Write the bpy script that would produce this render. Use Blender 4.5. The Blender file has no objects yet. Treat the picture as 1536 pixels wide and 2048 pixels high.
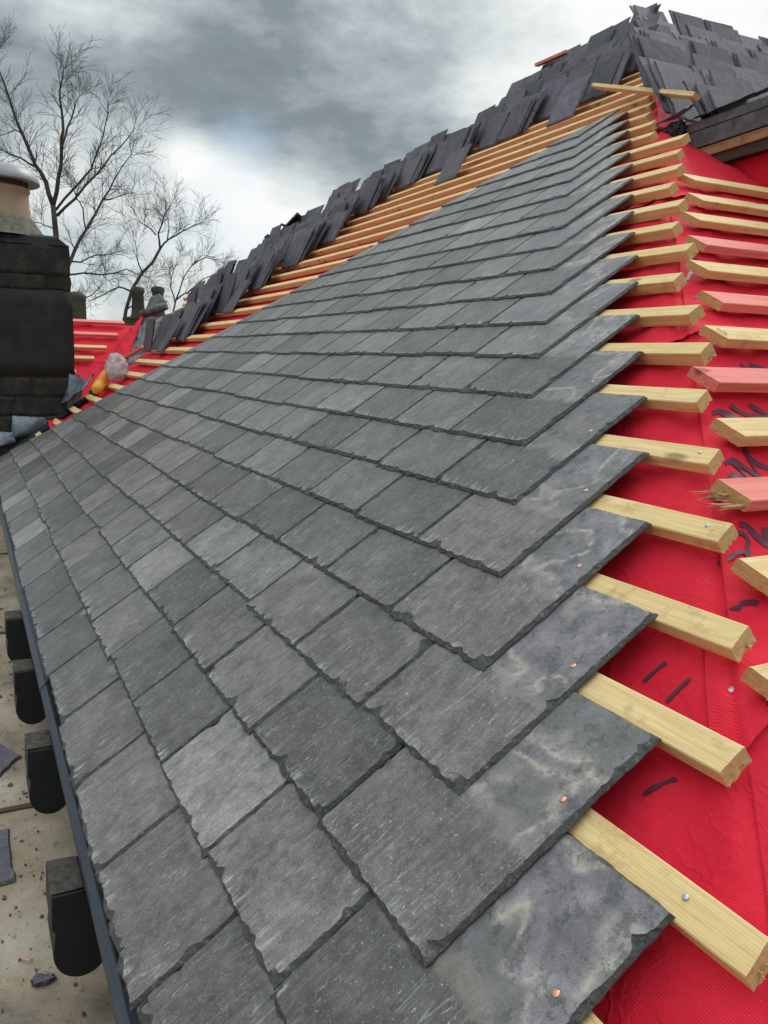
import bpy, bmesh, math, random
from mathutils import Vector, Matrix, noise
random.seed(7)
rnd = random.random
def U(a, b): return a + (b - a) * random.random()
S = bpy.context.scene
# ---------------------------------------------------------------- camera
cd = bpy.data.cameras.new('camera'); cam = bpy.data.objects.new('camera', cd); S.collection.objects.link(cam)
R_, U_, B_ = (0.445814, 0.894702, 0.027525), (-0.171801, 0.055347, 0.983576), (0.878484, -0.443221, 0.178385)
cam.matrix_world = Matrix(((R_[0], U_[0], B_[0], 8.56606), (R_[1], U_[1], B_[1], -0.18511), (R_[2], U_[2], B_[2], 1.02881), (0, 0, 0, 1)))
cd.sensor_fit = 'HORIZONTAL'; cd.sensor_width = 36; cd.lens = 39.05; cd.clip_start = 0.02; cd.clip_end = 5000
S.camera = cam
# ---------------------------------------------------------------- light
SUN_EL, SUN_AZ = math.radians(42), math.radians(118)
sd = bpy.data.lights.new('sun', 'SUN'); sd.energy = 1.3; sd.angle = math.radians(14); sd.color = (1, .965, .91)
sun = bpy.data.objects.new('sun', sd); S.collection.objects.link(sun)
sdir = Vector((math.cos(SUN_EL) * math.cos(SUN_AZ), math.cos(SUN_EL) * math.sin(SUN_AZ), math.sin(SUN_EL)))
sun.rotation_euler = (-sdir).to_track_quat('-Z', 'Y').to_euler()
S.view_settings.view_transform = 'Standard'; S.view_settings.look = 'None'; S.view_settings.exposure = 0.0; S.view_settings.gamma = 1
W = bpy.data.worlds.new('World'); S.world = W; W.use_nodes = True
def build_world():
    nt = W.node_tree; N = nt.nodes; L = nt.links; N.clear()
    def n(t, **k):
        x = N.new(t)
        for a, b in k.items(): setattr(x, a, b)
        return x
    def math_(op, a, b=None, c=None):
        x = n('ShaderNodeMath', operation=op)
        for i, q in enumerate((a, b, c)):
            if q is None: continue
            if hasattr(q, 'links'): L.new(q, x.inputs[i])
            else: x.inputs[i].default_value = q
        return x.outputs[0]
    tc = n('ShaderNodeTexCoord'); V = tc.outputs['Generated']
    sky = n('ShaderNodeTexSky', sky_type='NISHITA'); sky.sun_disc = False
    sky.sun_elevation = SUN_EL; sky.sun_rotation = math.pi / 2 - SUN_AZ
    mp = n('ShaderNodeMapping'); mp.inputs['Scale'].default_value = (1, 1, 2.2); L.new(V, mp.inputs['Vector'])
    def nz(scale, det, rough, off, dist=0.):
        m = n('ShaderNodeMapping'); m.inputs['Location'].default_value = off; L.new(mp.outputs[0], m.inputs[0])
        x = n('ShaderNodeTexNoise'); x.inputs['Scale'].default_value = scale; x.inputs['Detail'].default_value = det
        x.inputs['Roughness'].default_value = rough; x.inputs['Distortion'].default_value = dist
        L.new(m.outputs[0], x.inputs['Vector']); return x.outputs['Fac']
    n1 = nz(4.2, 10, .58, (2.1, 4.3, .4), .15); n2 = nz(13, 9, .62, (7.7, 1.3, 3.1), .1); n3 = nz(4.5, 5, .5, (1.3, 9.7, 5.5))
    def blob(d, r, w):
        x = n('ShaderNodeVectorMath', operation='DOT_PRODUCT'); nv = n('ShaderNodeVectorMath', operation='NORMALIZE')
        L.new(V, nv.inputs[0]); L.new(nv.outputs[0], x.inputs[0]); x.inputs[1].default_value = Vector(d).normalized()
        k = 2 / math.radians(r) ** 2
        e = math_('MULTIPLY_ADD', x.outputs['Value'], k, -k); e = math_('EXPONENT', e)
        return math_('MULTIPLY', e, w)
    CL = [((-.707, .609, .359), 7, .55), ((-.60, .70, .39), 7, .3), ((-.94, .19, .283), 6.5, -.30), ((-.861, .441, .253), 5.5, -.2),
          ((-.90, .33, .285), 6, -.16), ((-.86, .40, .34), 4, .16), ((-.941, .118, .36), 3., .12), ((-.975, .03, .25), 6, -.08), ((-.939, .285, .165), 3.4, .32), ((-.947, .24, .195), 2.8, .3), ((-.955, .20, .225), 2.5, .12),
          ((-.925, .36, .15), 4, .3), ((-.97, .2, .13), 4, .22), ((-.955, .26, .08), 3, .2), ((-.98, .12, .2), 3.5, .22), ((-.80, .53, .30), 4, .15), ((-.99, .09, .05), 5, .25)]
    acc = math_('MULTIPLY_ADD', n1, 1.25, -.06)
    acc = math_('ADD', acc, math_('MULTIPLY_ADD', n2, .5, -.25))
    for d, r, w in CL: acc = math_('ADD', acc, blob(d, r, w))
    ramp = n('ShaderNodeValToRGB'); cr = ramp.color_ramp; L.new(acc, ramp.inputs[0])
    cr.elements[0].position = .05; cr.elements[0].color = (.20, .235, .262, 1)
    cr.elements[1].position = 1.05; cr.elements[1].color = (.97, .985, .98, 1)
    for p, c in ((.28, (.25, .30, .33, 1)), (.48, (.42, .485, .515, 1)), (.66, (.63, .69, .70, 1)), (.84, (.83, .87, .865, 1))):
        e = cr.elements.new(p); e.color = c
    bl = math_('MULTIPLY_ADD', n3, 1.2, -.85)
    for d, r, w in (((-.936, .275, .24), 2.2, .25), ((-.95, .235, .12), 3.4, .6), ((-.985, .14, .1), 3, .45), ((-.93, .33, .10), 3, .5), ((-.925, .30, .215), 2., .3)): bl = math_('ADD', bl, blob(d, r, w))
    blc = n('ShaderNodeClamp'); L.new(bl, blc.inputs[0]); blc.inputs['Max'].default_value = .8
    cm = n('ShaderNodeMix', data_type='RGBA', blend_type='MULTIPLY'); cm.inputs['Factor'].default_value = 1
    sz = n('ShaderNodeSeparateXYZ'); nv = n('ShaderNodeVectorMath', operation='NORMALIZE'); L.new(V, nv.inputs[0]); L.new(nv.outputs[0], sz.inputs[0])
    ze = n('ShaderNodeMapRange', interpolation_type='SMOOTHSTEP'); L.new(sz.outputs[2], ze.inputs[0]); ze.inputs[1].default_value = .42; ze.inputs[2].default_value = .95; ze.inputs[3].default_value = 10; ze.inputs[4].default_value = 27
    L.new(ramp.outputs[0], cm.inputs['A']); L.new(ze.outputs[0], cm.inputs['B'])
    sk = n('ShaderNodeMix', data_type='RGBA', blend_type='MULTIPLY'); sk.inputs['Factor'].default_value = 1
    L.new(sky.outputs[0], sk.inputs['A']); sk.inputs['B'].default_value = (.85, 1., 1.05, 1)
    mx = n('ShaderNodeMix', data_type='RGBA'); L.new(blc.outputs[0], mx.inputs['Factor']); L.new(cm.outputs['Result'], mx.inputs['A']); L.new(sk.outputs['Result'], mx.inputs['B'])
    bg = n('ShaderNodeBackground'); bg.inputs['Strength'].default_value = .1; L.new(mx.outputs['Result'], bg.inputs['Color'])
    out = n('ShaderNodeOutputWorld'); L.new(bg.outputs[0], out.inputs[0])
build_world()
# ---------------------------------------------------------------- geometry of the roof (units of one slate gauge, G metres)
G = .2; TH = math.radians(36); ct, st = math.cos(TH), math.sin(TH)
def Wd(p):                                     # (along eaves, up slope, off the roof) -> world metres
    u, v, n_ = p; return Vector((u * G, (v * ct - n_ * st) * G, (v * st + n_ * ct) * G))
def P(u, v, n_=0.): return Wd((u, v, n_))
def g3(x, y, z): return Vector((x * G, y * G, z * G))
M_MAIN = Matrix(((1, 0, 0), (0, ct, -st), (0, st, ct)))
NR = Vector((0.52816, 0, 0.84914)); M_SIDE = Matrix(((0, -0.84914, 0.52816), (1, 0, 0), (0, 0.52816, 0.84914)))
M_WING = Matrix(((0, -0.89537, 0.44532), (1, 0, 0), (0, 0.44532, 0.89537)))
def hip(v): return 43.5 - .945 * v
VT = 35.3
LEFT = [(-.6, .2), (2.2, -.4), (3, -.9), (5, -1.6), (8, -2.9), (11, -4.6), (13, -7.5), (14, -10.5), (15.3, -15), (15.9, -8.7), (18.9, -7), (22.2, -5.8), (25, -2), (27.4, 1.2), (31.5, 1.5), (34.5, 4.9), (35.3, 10.1)]
def interp(tab, x):
    if x <= tab[0][0]: return tab[0][1]
    for (a, fa), (b, fb) in zip(tab, tab[1:]):
        if x <= b: return fa + (fb - fa) * (x - a) / (b - a)
    return tab[-1][1]
def uleft(v): return interp(LEFT, v)
# ---------------------------------------------------------------- object helpers
def link(name, bm_or_me, mats=(), parent=None, mw=None):
    if isinstance(bm_or_me, bmesh.types.BMesh):
        me = bpy.data.meshes.new(name); bm_or_me.normal_update(); bm_or_me.to_mesh(me); bm_or_me.free()
    else: me = bm_or_me
    for m in (mats if isinstance(mats, (list, tuple)) else (mats,)):
        if m and m.name not in [q.name for q in me.materials if q]: me.materials.append(m)
    o = bpy.data.objects.new(name, me); S.collection.objects.link(o)
    if parent: o.parent = parent
    if mw is not None: o.matrix_local = mw
    return o
def tag(o, label=None, cat=None, group=None, kind=None):
    if label: o['label'] = label
    if cat: o['category'] = cat
    if group: o['group'] = group
    if kind: o['kind'] = kind
    return o
def empty(name, mw): 
    o = bpy.data.objects.new(name, None); S.collection.objects.link(o); o.empty_display_size = .05; o.matrix_local = mw; return o
def TM(loc, m3=None):
    m = m3.to_4x4() if m3 is not None else Matrix.Identity(4)
    return Matrix.Translation(loc) @ m
def smooth(o, on=True):
    for p in o.data.polygons: p.use_smooth = on
    return o
def grid(bm, pts, wrap=False, mi=0, uvs=None):
    rows = [[bm.verts.new(p) for p in r] for r in pts]
    lay = bm.loops.layers.uv.verify() if uvs else None
    for i in range(len(rows) - 1):
        m = len(rows[i])
        for j in range(m if wrap else m - 1):
            k = (j + 1) % m
            try: f = bm.faces.new((rows[i][j], rows[i][k], rows[i + 1][k], rows[i + 1][j]))
            except ValueError: continue
            f.material_index = mi
            if uvs:
                for lp, q in zip(f.loops, (uvs[i][j], uvs[i][k], uvs[i + 1][k], uvs[i + 1][j])): lp[lay].uv = q
    return rows
def box(bm, x0, x1, y0, y1, z0, z1, mi=0, jit=0.):
    v = [bm.verts.new((x + U(-jit, jit), y + U(-jit, jit), z + U(-jit, jit))) for x in (x0, x1) for y in (y0, y1) for z in (z0, z1)]
    for a in ((0, 1, 3, 2), (4, 6, 7, 5), (0, 4, 5, 1), (2, 3, 7, 6), (0, 2, 6, 4), (1, 5, 7, 3)):
        f = bm.faces.new([v[i] for i in a]); f.material_index = mi
    return v
def tube(bm, pts, rads, seg=6, cap=True, mi=0):
    rings = []; prev = None
    for i, p in enumerate(pts):
        p = Vector(p); d = (Vector(pts[min(i + 1, len(pts) - 1)]) - Vector(pts[max(i - 1, 0)])).normalized()
        if prev is None: a = d.orthogonal().normalized()
        else: a = (prev - d * prev.dot(d)).normalized()
        prev = a; b = d.cross(a); r = rads[i] if isinstance(rads, (list, tuple)) else rads
        rings.append([bm.verts.new(p + (a * math.cos(t) + b * math.sin(t)) * r) for t in [2 * math.pi * k / seg for k in range(seg)]])
    for i in range(len(rings) - 1):
        for k in range(seg):
            f = bm.faces.new((rings[i][k], rings[i][(k + 1) % seg], rings[i + 1][(k + 1) % seg], rings[i + 1][k])); f.material_index = mi; f.smooth = True
    if cap and seg > 3:
        for r in (rings[0][::-1], rings[-1]): bm.faces.new(r).material_index = mi
def lathe(bm, prof, seg=40, cx=0, cy=0, mi=0):
    rows = [[Vector((cx + r * math.cos(2 * math.pi * k / seg), cy + r * math.sin(2 * math.pi * k / seg), z)) for k in range(seg)] for r, z in prof]
    n0 = len(bm.faces); grid(bm, rows, wrap=True, mi=mi); bm.faces.ensure_lookup_table()
    for f in bm.faces[n0:]: f.smooth = True
def sheet(name, pts, mats, parent=None, th=.002, sub=3, wob=.0, uv=None):
    """a thin sheet from a polygon of world points, subdivided, wobbled and given thickness"""
    bm = bmesh.new(); vs = [bm.verts.new(p) for p in pts]; bm.faces.new(vs)
    bmesh.ops.triangulate(bm, faces=bm.faces[:])
    for _ in range(sub): bmesh.ops.subdivide_edges(bm, edges=bm.edges[:], cuts=1)
    bm.normal_update()
    if wob:
        nn = {v: v.normal.copy() for v in bm.verts}
        for v in bm.verts: v.co += nn[v] * wob * (noise.noise(v.co * 9) + .6 * noise.noise(v.co * 23))
    r = bmesh.ops.solidify(bm, geom=bm.faces[:], thickness=th)
    o = link(name, bm, mats, parent); smooth(o); return o
ONES = 'zero first second third fourth fifth sixth seventh eighth ninth tenth eleventh twelfth thirteenth fourteenth fifteenth sixteenth seventeenth eighteenth nineteenth twentieth'.split()
def ordw(n):
    if n <= 20: return ONES[n]
    if n < 30: return 'twenty-' + ONES[n - 20]
    if n == 30: return 'thirtieth'
    return 'thirty-' + ONES[n - 30]
# ---------------------------------------------------------------- materials
def mat(name):
    m = bpy.data.materials.new(name); m.use_nodes = True; nt = m.node_tree; nt.nodes.clear()
    out = nt.nodes.new('ShaderNodeOutputMaterial'); b = nt.nodes.new('ShaderNodeBsdfPrincipled'); nt.links.new(b.outputs[0], out.inputs[0])
    return m, nt, b
class NB:
    def __init__(s, nt): s.nt = nt
    def n(s, t, **k):
        x = s.nt.nodes.new(t)
        for a, b in k.items(): setattr(x, a, b)
        return x
    def l(s, a, b): s.nt.links.new(a, b)
    def put(s, q, inp):
        if hasattr(q, 'links'): s.l(q, inp)
        else: inp.default_value = q
    def m(s, op, a, b=None, c=None, clamp=False):
        x = s.n('ShaderNodeMath', operation=op); x.use_clamp = clamp
        for i, q in enumerate((a, b, c)):
            if q is not None: s.put(q, x.inputs[i])
        return x.outputs[0]
    def noise(s, vec, scale, det=4, rough=.55, dist=0.):
        x = s.n('ShaderNodeTexNoise'); s.put(vec, x.inputs['Vector']); x.inputs['Scale'].default_value = scale
        x.inputs['Detail'].default_value = det; x.inputs['Roughness'].default_value = rough; x.inputs['Distortion'].default_value = dist; return x.outputs['Fac']
    def map(s, vec, sc=(1, 1, 1), loc=(0, 0, 0), rot=(0, 0, 0)):
        x = s.n('ShaderNodeMapping'); s.put(vec, x.inputs[0]); x.inputs['Scale'].default_value = sc; x.inputs['Location'].default_value = loc; x.inputs['Rotation'].default_value = rot; return x.outputs[0]
    def ramp(s, f, stops):
        x = s.n('ShaderNodeValToRGB'); s.put(f, x.inputs[0]); e = x.color_ramp.elements
        e[0].position, e[0].color = stops[0][0], tuple(stops[0][1]) + (1,)
        e[1].position, e[1].color = stops[-1][0], tuple(stops[-1][1]) + (1,)
        for p, c in stops[1:-1]: q = e.new(p); q.color = tuple(c) + (1,)
        return x.outputs[0]
    def step(s, f, a, b):
        x = s.n('ShaderNodeMapRange'); s.put(f, x.inputs[0]); x.inputs[1].default_value = a; x.inputs[2].default_value = b; return x.outputs[0]
    def mix(s, f, a, b, mode='MIX'):
        x = s.n('ShaderNodeMix', data_type='RGBA', blend_type=mode); s.put(f, x.inputs['Factor'])
        for q, i in ((a, 'A'), (b, 'B')):
            if isinstance(q, tuple) and len(q) == 3: q = q + (1,)
            s.put(q, x.inputs[i])
        return x.outputs['Result']
    def bump(s, h, st_, dist, nrm=None):
        x = s.n('ShaderNodeBump'); s.put(h, x.inputs['Height']); x.inputs['Strength'].default_value = st_; x.inputs['Distance'].default_value = dist
        if nrm: s.l(nrm, x.inputs['Normal'])
        return x.outputs[0]
    def obj(s, rand=40):
        tc = s.n('ShaderNodeTexCoord'); oi = s.n('ShaderNodeObjectInfo'); r = s.m('MULTIPLY', oi.outputs['Random'], rand)
        v = s.n('ShaderNodeVectorMath', operation='ADD'); s.l(tc.outputs['Object'], v.inputs[0]); s.l(r, v.inputs[1]); return v.outputs[0], tc.outputs['Object'], oi
def slate_mat(name, edge=False, loose=False):
    m, nt, b = mat(name); q = NB(nt); v, o, oi = q.obj()
    big = q.noise(v, 6, 5, .6, .3); mid = q.noise(v, 42, 7, .72); grit = q.noise(v, 430, 3, .7); pit = q.noise(v, 150, 4, .7)
    sA = q.noise(q.map(v, (250, 34, 60), rot=(0, 0, .10)), 1., 4, .65); sB = q.noise(q.map(v, (95, 11, 30), rot=(0, 0, -.08)), 1., 4, .6)
    lo, hi = ((.036, .033, .032), (.310, .285, .275)) if not loose else ((.040, .036, .043), (.175, .158, .182))
    f = q.m('ADD', q.m('MULTIPLY', big, .20), q.m('MULTIPLY', mid, .36)); f = q.m('ADD', f, q.m('MULTIPLY', sB, .24)); f = q.m('ADD', f, q.m('MULTIPLY', grit, .50))
    col = q.ramp(f, [(.50, lo), (.66, tuple((a + c) * .42 for a, c in zip(lo, hi))), (.82, hi)])
    bl = q.step(q.noise(v, 9, 6, .7, .4), .42, .62); col = q.mix(.22 if not loose else .12, col, q.mix(bl, (.035, .033, .032), (.27, .255, .245)))
    col = q.mix(1., col, oi.outputs['Color'], 'MULTIPLY')
    clump = q.step(q.noise(v, 13, 3, .6), .46, .6); k_ = 1. if not loose else .3
    fa = q.m('MULTIPLY', q.step(sA, .615, .67), q.m('MULTIPLY_ADD', clump, .55, .18)); col = q.mix(q.m('MULTIPLY', fa, k_), col, (.60, .59, .57))
    fb = q.m('MULTIPLY', q.step(sB, .64, .70), .32 * k_); col = q.mix(q.m('MULTIPLY', fb, clump), col, (.45, .445, .43))
    sp = q.step(pit, .64, .68); col = q.mix(q.m('MULTIPLY', sp, .7 * k_), col, (.55, .545, .53))
    dk_ = q.m('SUBTRACT', 1., q.step(pit, .30, .36)); col = q.mix(q.m('MULTIPLY', dk_, .6), col, (.02, .02, .02))
    def line(rot, sc, gate_sc, w, amt, c):
        ln = q.noise(q.map(v, (sc, sc * .06, 1), rot=(0, 0, rot)), 1.0, 1, .3); l_ = q.m('SUBTRACT', 1., q.step(q.m('ABSOLUTE', q.m('SUBTRACT', ln, .5)), 0., w)); g = q.step(q.noise(v, gate_sc, 2), .60, .64)
        return q.mix(q.m('MULTIPLY', q.m('MULTIPLY', l_, g), amt), col, c)
    col = line(-.5, 34, 12, .006, .5, (.6, .6, .58)); col = line(.35, 30, 9, .006, .4, (.55, .55, .53))
    lay = q.m('MULTIPLY', q.noise(q.map(v, (8, 3.2, 1), rot=(0, 0, .3)), 1.6, 6, .6, .6), 11.); fr = q.m('FRACT', lay); flr = q.m('FLOOR', lay)
    le = q.m('SUBTRACT', 1., q.step(fr, 0., .12)); col = q.mix(q.m('MULTIPLY', le, .30 * k_), col, (.40, .395, .38))
    if not edge and not loose:
        s0 = q.n('ShaderNodeSeparateXYZ'); q.l(o, s0.inputs[0]); yy0 = s0.outputs[1]
        tv_ = q.m('MULTIPLY_ADD', sB, -.16, yy0); rim = q.m('SUBTRACT', 1., q.step(tv_, -.078, -.060)); rim = q.m('MULTIPLY', q.m('MULTIPLY', rim, q.step(q.m('ADD', sA, mid), .90, 1.05)), q.m('MULTIPLY_ADD', q.step(q.noise(v, 5, 3, .6), .45, .6), .85, .15)); col = q.mix(q.m('MULTIPLY', rim, .6), col, (.52, .515, .50))
        wv = q.m('MULTIPLY_ADD', q.noise(v, 8, 3, .5, .6), .14, -.07); yy = q.m('ADD', yy0, wv)
        head = q.step(yy, .212, .232); hc = q.ramp(q.m('ADD', q.m('MULTIPLY', q.noise(v, 17, 7, .75), .7), q.m('MULTIPLY', grit, .3)), [(.34, (.085, .08, .08)), (.5, (.19, .175, .185)), (.64, (.34, .31, .335))])
        hn = q.noise(v, 4.6, 2, .45, .5); side = q.step(hn, .5, .53); hc = q.mix(q.m('MULTIPLY', side, .45), hc, (.13, .125, .115))
        hl = q.m('SUBTRACT', 1., q.step(q.m('ABSOLUTE', q.m('SUBTRACT', hn, .5)), .0, .040)); hc = q.mix(q.m('MULTIPLY', q.m('MULTIPLY', hl, q.step(mid, .35, .6)), .85), hc, (.52, .47, .38))
        dkn = q.step(q.noise(v, 24, 6, .8), .54, .58); hc = q.mix(q.m('MULTIPLY', dkn, .55), hc, (.05, .05, .047))
        col = q.mix(q.m('MULTIPLY', head, .92), col, hc)
        hb = q.m('MULTIPLY', q.step(yy, .200, .214), q.m('SUBTRACT', 1., q.step(yy, .222, .245))); col = q.mix(q.m('MULTIPLY', hb, .3), col, (.36, .33, .27))
        rst = q.step(q.noise(v, 11, 5, .7), .62, .70); col = q.mix(q.m('MULTIPLY', q.m('MULTIPLY', rst, head), .5), col, (.32, .21, .12))
    if edge:
        col = q.mix(.75, col, q.ramp(q.m('ADD', q.m('MULTIPLY', q.noise(v, 80, 6, .8), .8), q.m('MULTIPLY', grit, .2)), [(.36, (.02, .02, .02)), (.56, (.075, .073, .071)), (.68, (.38, .37, .36))]))
    q.l(col, b.inputs['Base Color'])
    q.l(q.m('MULTIPLY_ADD', mid, .35, .5 if (edge or loose) else .24), b.inputs['Roughness']); b.inputs['Specular IOR Level'].default_value = .5
    h = q.m('ADD', q.m('MULTIPLY', mid, 1.1), q.m('MULTIPLY', sB, .5)); h = q.m('ADD', h, q.m('MULTIPLY', grit, .35)); h = q.m('ADD', h, q.m('MULTIPLY', big, 1.6)); h = q.m('ADD', h, q.m('MULTIPLY', flr, .30))
    q.l(q.bump(h, .85 if not edge else 1., .0035 if not edge else .006), b.inputs['Normal'])
    return m
M_SL = slate_mat('slate'); M_SE = slate_mat('slate_edge', edge=True); M_SO = slate_mat('loose_slate', loose=True)
def wood_mat(name, c0, c1, dirty=.5, rough=.75):
    m, nt, b = mat(name); q = NB(nt); v, o, oi = q.obj()
    gr = q.noise(q.map(v, (2.2, 46, 46)), 2.4, 5, .6, .4); rings = q.n('ShaderNodeTexWave', wave_type='BANDS', bands_direction='Y')
    q.l(q.map(v, (1.2, 60, 60), rot=(0, .03, .02)), rings.inputs['Vector']); rings.inputs['Scale'].default_value = 1.1; rings.inputs['Distortion'].default_value = 5.; rings.inputs['Detail'].default_value = 3; rings.inputs['Detail Scale'].default_value = .8
    f = q.m('ADD', q.m('MULTIPLY', gr, .85), q.m('MULTIPLY', rings.outputs['Fac'], .16)); f = q.m('ADD', f, q.m('MULTIPLY', oi.outputs['Random'], .12))
    col = q.ramp(f, [(.25, c0), (.8, c1)])
    dn = q.noise(v, 16, 5, .7); col = q.mix(q.m('MULTIPLY', q.step(dn, .56, .72), dirty), col, tuple(x * .38 for x in c0))
    gn = q.noise(q.map(v, (3, 9, 9)), 4, 3, .6); col = q.mix(q.m('MULTIPLY', q.step(gn, .5, .8), .22), col, (.62, .52, .24) if dirty > .2 and c0[1] > .15 else c0)
    vo = q.n('ShaderNodeTexVoronoi'); q.l(q.map(v, (3.2, 9, 9)), vo.inputs['Vector']); vo.inputs['Scale'].default_value = 1.1
    kn = q.m('SUBTRACT', 1., q.step(vo.outputs['Distance'], .07, .15)); col = q.mix(q.m('MULTIPLY', kn, .85), col, tuple(x * .45 for x in c0))
    q.l(col, b.inputs['Base Color']); b.inputs['Roughness'].default_value = rough; b.inputs['Specular IOR Level'].default_value = .3
    q.l(q.bump(q.m('ADD', gr, q.m('MULTIPLY', q.noise(v, 300, 2), .3)), .5, .0012), b.inputs['Normal']); return m
M_WD = wood_mat('pale_batten_timber', (.62, .38, .13), (.85, .65, .34), .45)
M_WR = wood_mat('red_stained_timber', (.70, .14, .12), (.88, .33, .27), .12)
M_WE = wood_mat('sawn_timber_end', (.48, .28, .12), (.70, .46, .22), .3, .9)
M_WO = wood_mat('old_dark_timber', (.035, .028, .022), (.10, .075, .05), .5, .8)
M_WB = wood_mat('weathered_board', (.20, .13, .06), (.42, .28, .13), .6, .8)
def simple(name, col, rough=.6, metal=0., nscale=20, var=.25, bump=.3, bd=.002, spec=.4, rand=10):
    m, nt, b = mat(name); q = NB(nt); v, o, oi = q.obj(rand); f = q.noise(v, nscale, 6, .65)
    c = q.ramp(f, [(.3, tuple(x * (1 - var) for x in col)), (.7, tuple(min(1, x * (1 + var)) for x in col))]); q.l(c, b.inputs['Base Color'])
    b.inputs['Roughness'].default_value = rough; b.inputs['Metallic'].default_value = metal; b.inputs['Specular IOR Level'].default_value = spec
    q.l(q.bump(q.m('ADD', f, q.m('MULTIPLY', q.noise(v, nscale * 6, 3), .4)), bump, bd), b.inputs['Normal']); return m
def membrane_mat():
    m, nt, b = mat('red_membrane'); q = NB(nt); tc = q.n('ShaderNodeTexCoord'); sep = q.n('ShaderNodeSeparateXYZ'); q.l(tc.outputs['UV'], sep.inputs[0])
    k = 2 * math.pi / .0036
    sx = q.m('SINE', q.m('MULTIPLY', sep.outputs[0], k)); sy = q.m('SINE', q.m('MULTIPLY', sep.outputs[1], k)); w = q.m('MULTIPLY', q.m('ADD', sx, 1.), q.m('ADD', sy, 1.)); w = q.m('MULTIPLY', w, .25)
    vv = tc.outputs['Object']; f = q.noise(vv, 5, 5, .6); f2 = q.noise(vv, 60, 4, .6)
    c = q.ramp(q.m('ADD', q.m('MULTIPLY', f, .7), q.m('MULTIPLY', f2, .3)), [(.3, (.68, .012, .034)), (.7, (.82, .026, .055))])
    c = q.mix(q.m('MULTIPLY', w, .35), c, (.40, .005, .016)); dn = q.step(q.noise(vv, 9, 5, .7), .6, .8); c = q.mix(q.m('MULTIPLY', dn, .28), c, (.30, .1, .1)); d2 = q.step(q.noise(vv, 130, 3, .7), .68, .74); c = q.mix(q.m('MULTIPLY', d2, .3), c, (.6, .4, .38))
    q.l(c, b.inputs['Base Color']); b.inputs['Roughness'].default_value = .8; b.inputs['Specular IOR Level'].default_value = .2
    rg = q.m('ABSOLUTE', q.m('SUBTRACT', q.noise(q.map(vv, (1, 1.8, 1), rot=(.3, .2, .7)), 7, 3, .5, .8), .5)); rg = q.m('SUBTRACT', 1., q.step(rg, 0., .05)); h = q.m('ADD', q.m('MULTIPLY', w, -.5), q.m('MULTIPLY', q.noise(vv, 22, 4), 2.2)); h = q.m('ADD', h, q.m('MULTIPLY', rg, .9)); q.l(q.bump(h, .6, .003), b.inputs['Normal']); return m
M_ME = membrane_mat()
M_PR = simple('printed_ink', (.085, .012, .035), .6, nscale=60, var=.2, bump=.1)
M_LEAD = simple('lead_sheet', (.19, .22, .26), .42, .35, 14, .35, .5, .004)
M_LEADD = simple('dull_lead', (.12, .125, .13), .6, .2, 9, .6, .6, .005)
M_FELT = simple('black_felt', (.018, .019, .022), .55, 0, 25, .5, .5, .003)
M_TRAY = simple('grey_plastic', (.115, .14, .175), .38, 0, 8, .1, .05, .0005)
M_BLACK = simple('soot_black', (.010, .012, .014), .6, 0, 12, .5, .3, .002)
M_COP = simple('copper', (.72, .36, .25), .35, .8, 200, .2, .1, .0003)
M_GAL = simple('galvanised_steel', (.5, .55, .58), .35, .8, 150, .2, .1, .0003)
M_CREAM = simple('cream_clay', (.40, .29, .19), .6, 0, 10, .12, .15, .002)
M_COWL = simple('cowl_metal', (.33, .34, .35), .5, .3, 9, .15, .1, .001)
M_MORT = simple('mortar', (.16, .15, .12), .9, 0, 16, .4, .8, .01)
M_BARK = simple('bark', (.085, .07, .055), .9, 0, 4, .4, .3, .01)
M_ORG = simple('orange_plastic', (.85, .22, .02), .35, 0, 10, .08, .05, .001)
M_AMB = simple('amber_liquid_part', (.80, .45, .06), .35, 0, 10, .08, .05, .001)
M_WHT = simple('white_print', (.75, .72, .68), .5, 0, 10, .05, .05, .001)
# ---------------------------------------------------------------- setting: ground, floor, wall
bm = bmesh.new(); bmesh.ops.create_grid(bm, x_segments=8, y_segments=8, size=400)
tag(link('ground', bm, simple('ground_soil', (.10, .11, .07), .9, nscale=.4), mw=Matrix.Translation((0, 0, -7))), kind='structure')
def floor_mat():
    m, nt, b = mat('gutter_floor'); q = NB(nt); tc = q.n('ShaderNodeTexCoord'); v = tc.outputs['Object']
    a = q.noise(v, 3.5, 6, .6, .4); c = q.ramp(a, [(.35, (.20, .165, .13)), (.5, (.38, .29, .20)), (.65, (.48, .41, .33))])
    d = q.noise(v, 26, 6, .75); c = q.mix(q.m('MULTIPLY', q.step(d, .58, .68), .7), c, (.07, .06, .05))
    e = q.noise(v, 110, 3, .6); c = q.mix(q.m('MULTIPLY', q.step(e, .64, .7), .8), c, (.05, .045, .04))
    s_ = q.noise(q.map(v, (9, 1.4, 1)), 5, 4, .6); c = q.mix(q.m('MULTIPLY', q.step(s_, .5, .7), .35), c, (.42, .33, .22))
    q.l(c, b.inputs['Base Color']); b.inputs['Roughness'].default_value = .85; q.l(q.bump(q.m('ADD', q.m('ADD', a, d), q.m('MULTIPLY', e, .5)), .7, .004), b.inputs['Normal']); return m
FZ = -2.2
bm = bmesh.new(); box(bm, -.3 * 1, 44 * G, -9 * G, .31 * G, (FZ - .6) * G, FZ * G)
tag(link('gutter_floor', bm, floor_mat()), kind='structure')
bm = bmesh.new()
for i in range(5): box(bm, (29.0 - i * 9.5) * G, (29.13 - i * 9.5) * G, -9 * G, .3 * G, FZ * G - .002, FZ * G + .006, jit=.001)
tag(link('floor_seam', bm, simple('rusty_seam', (.10, .05, .035), .8)), 'thin rusty brown seams across the stone gutter floor below the eaves', 'floor seam')
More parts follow.
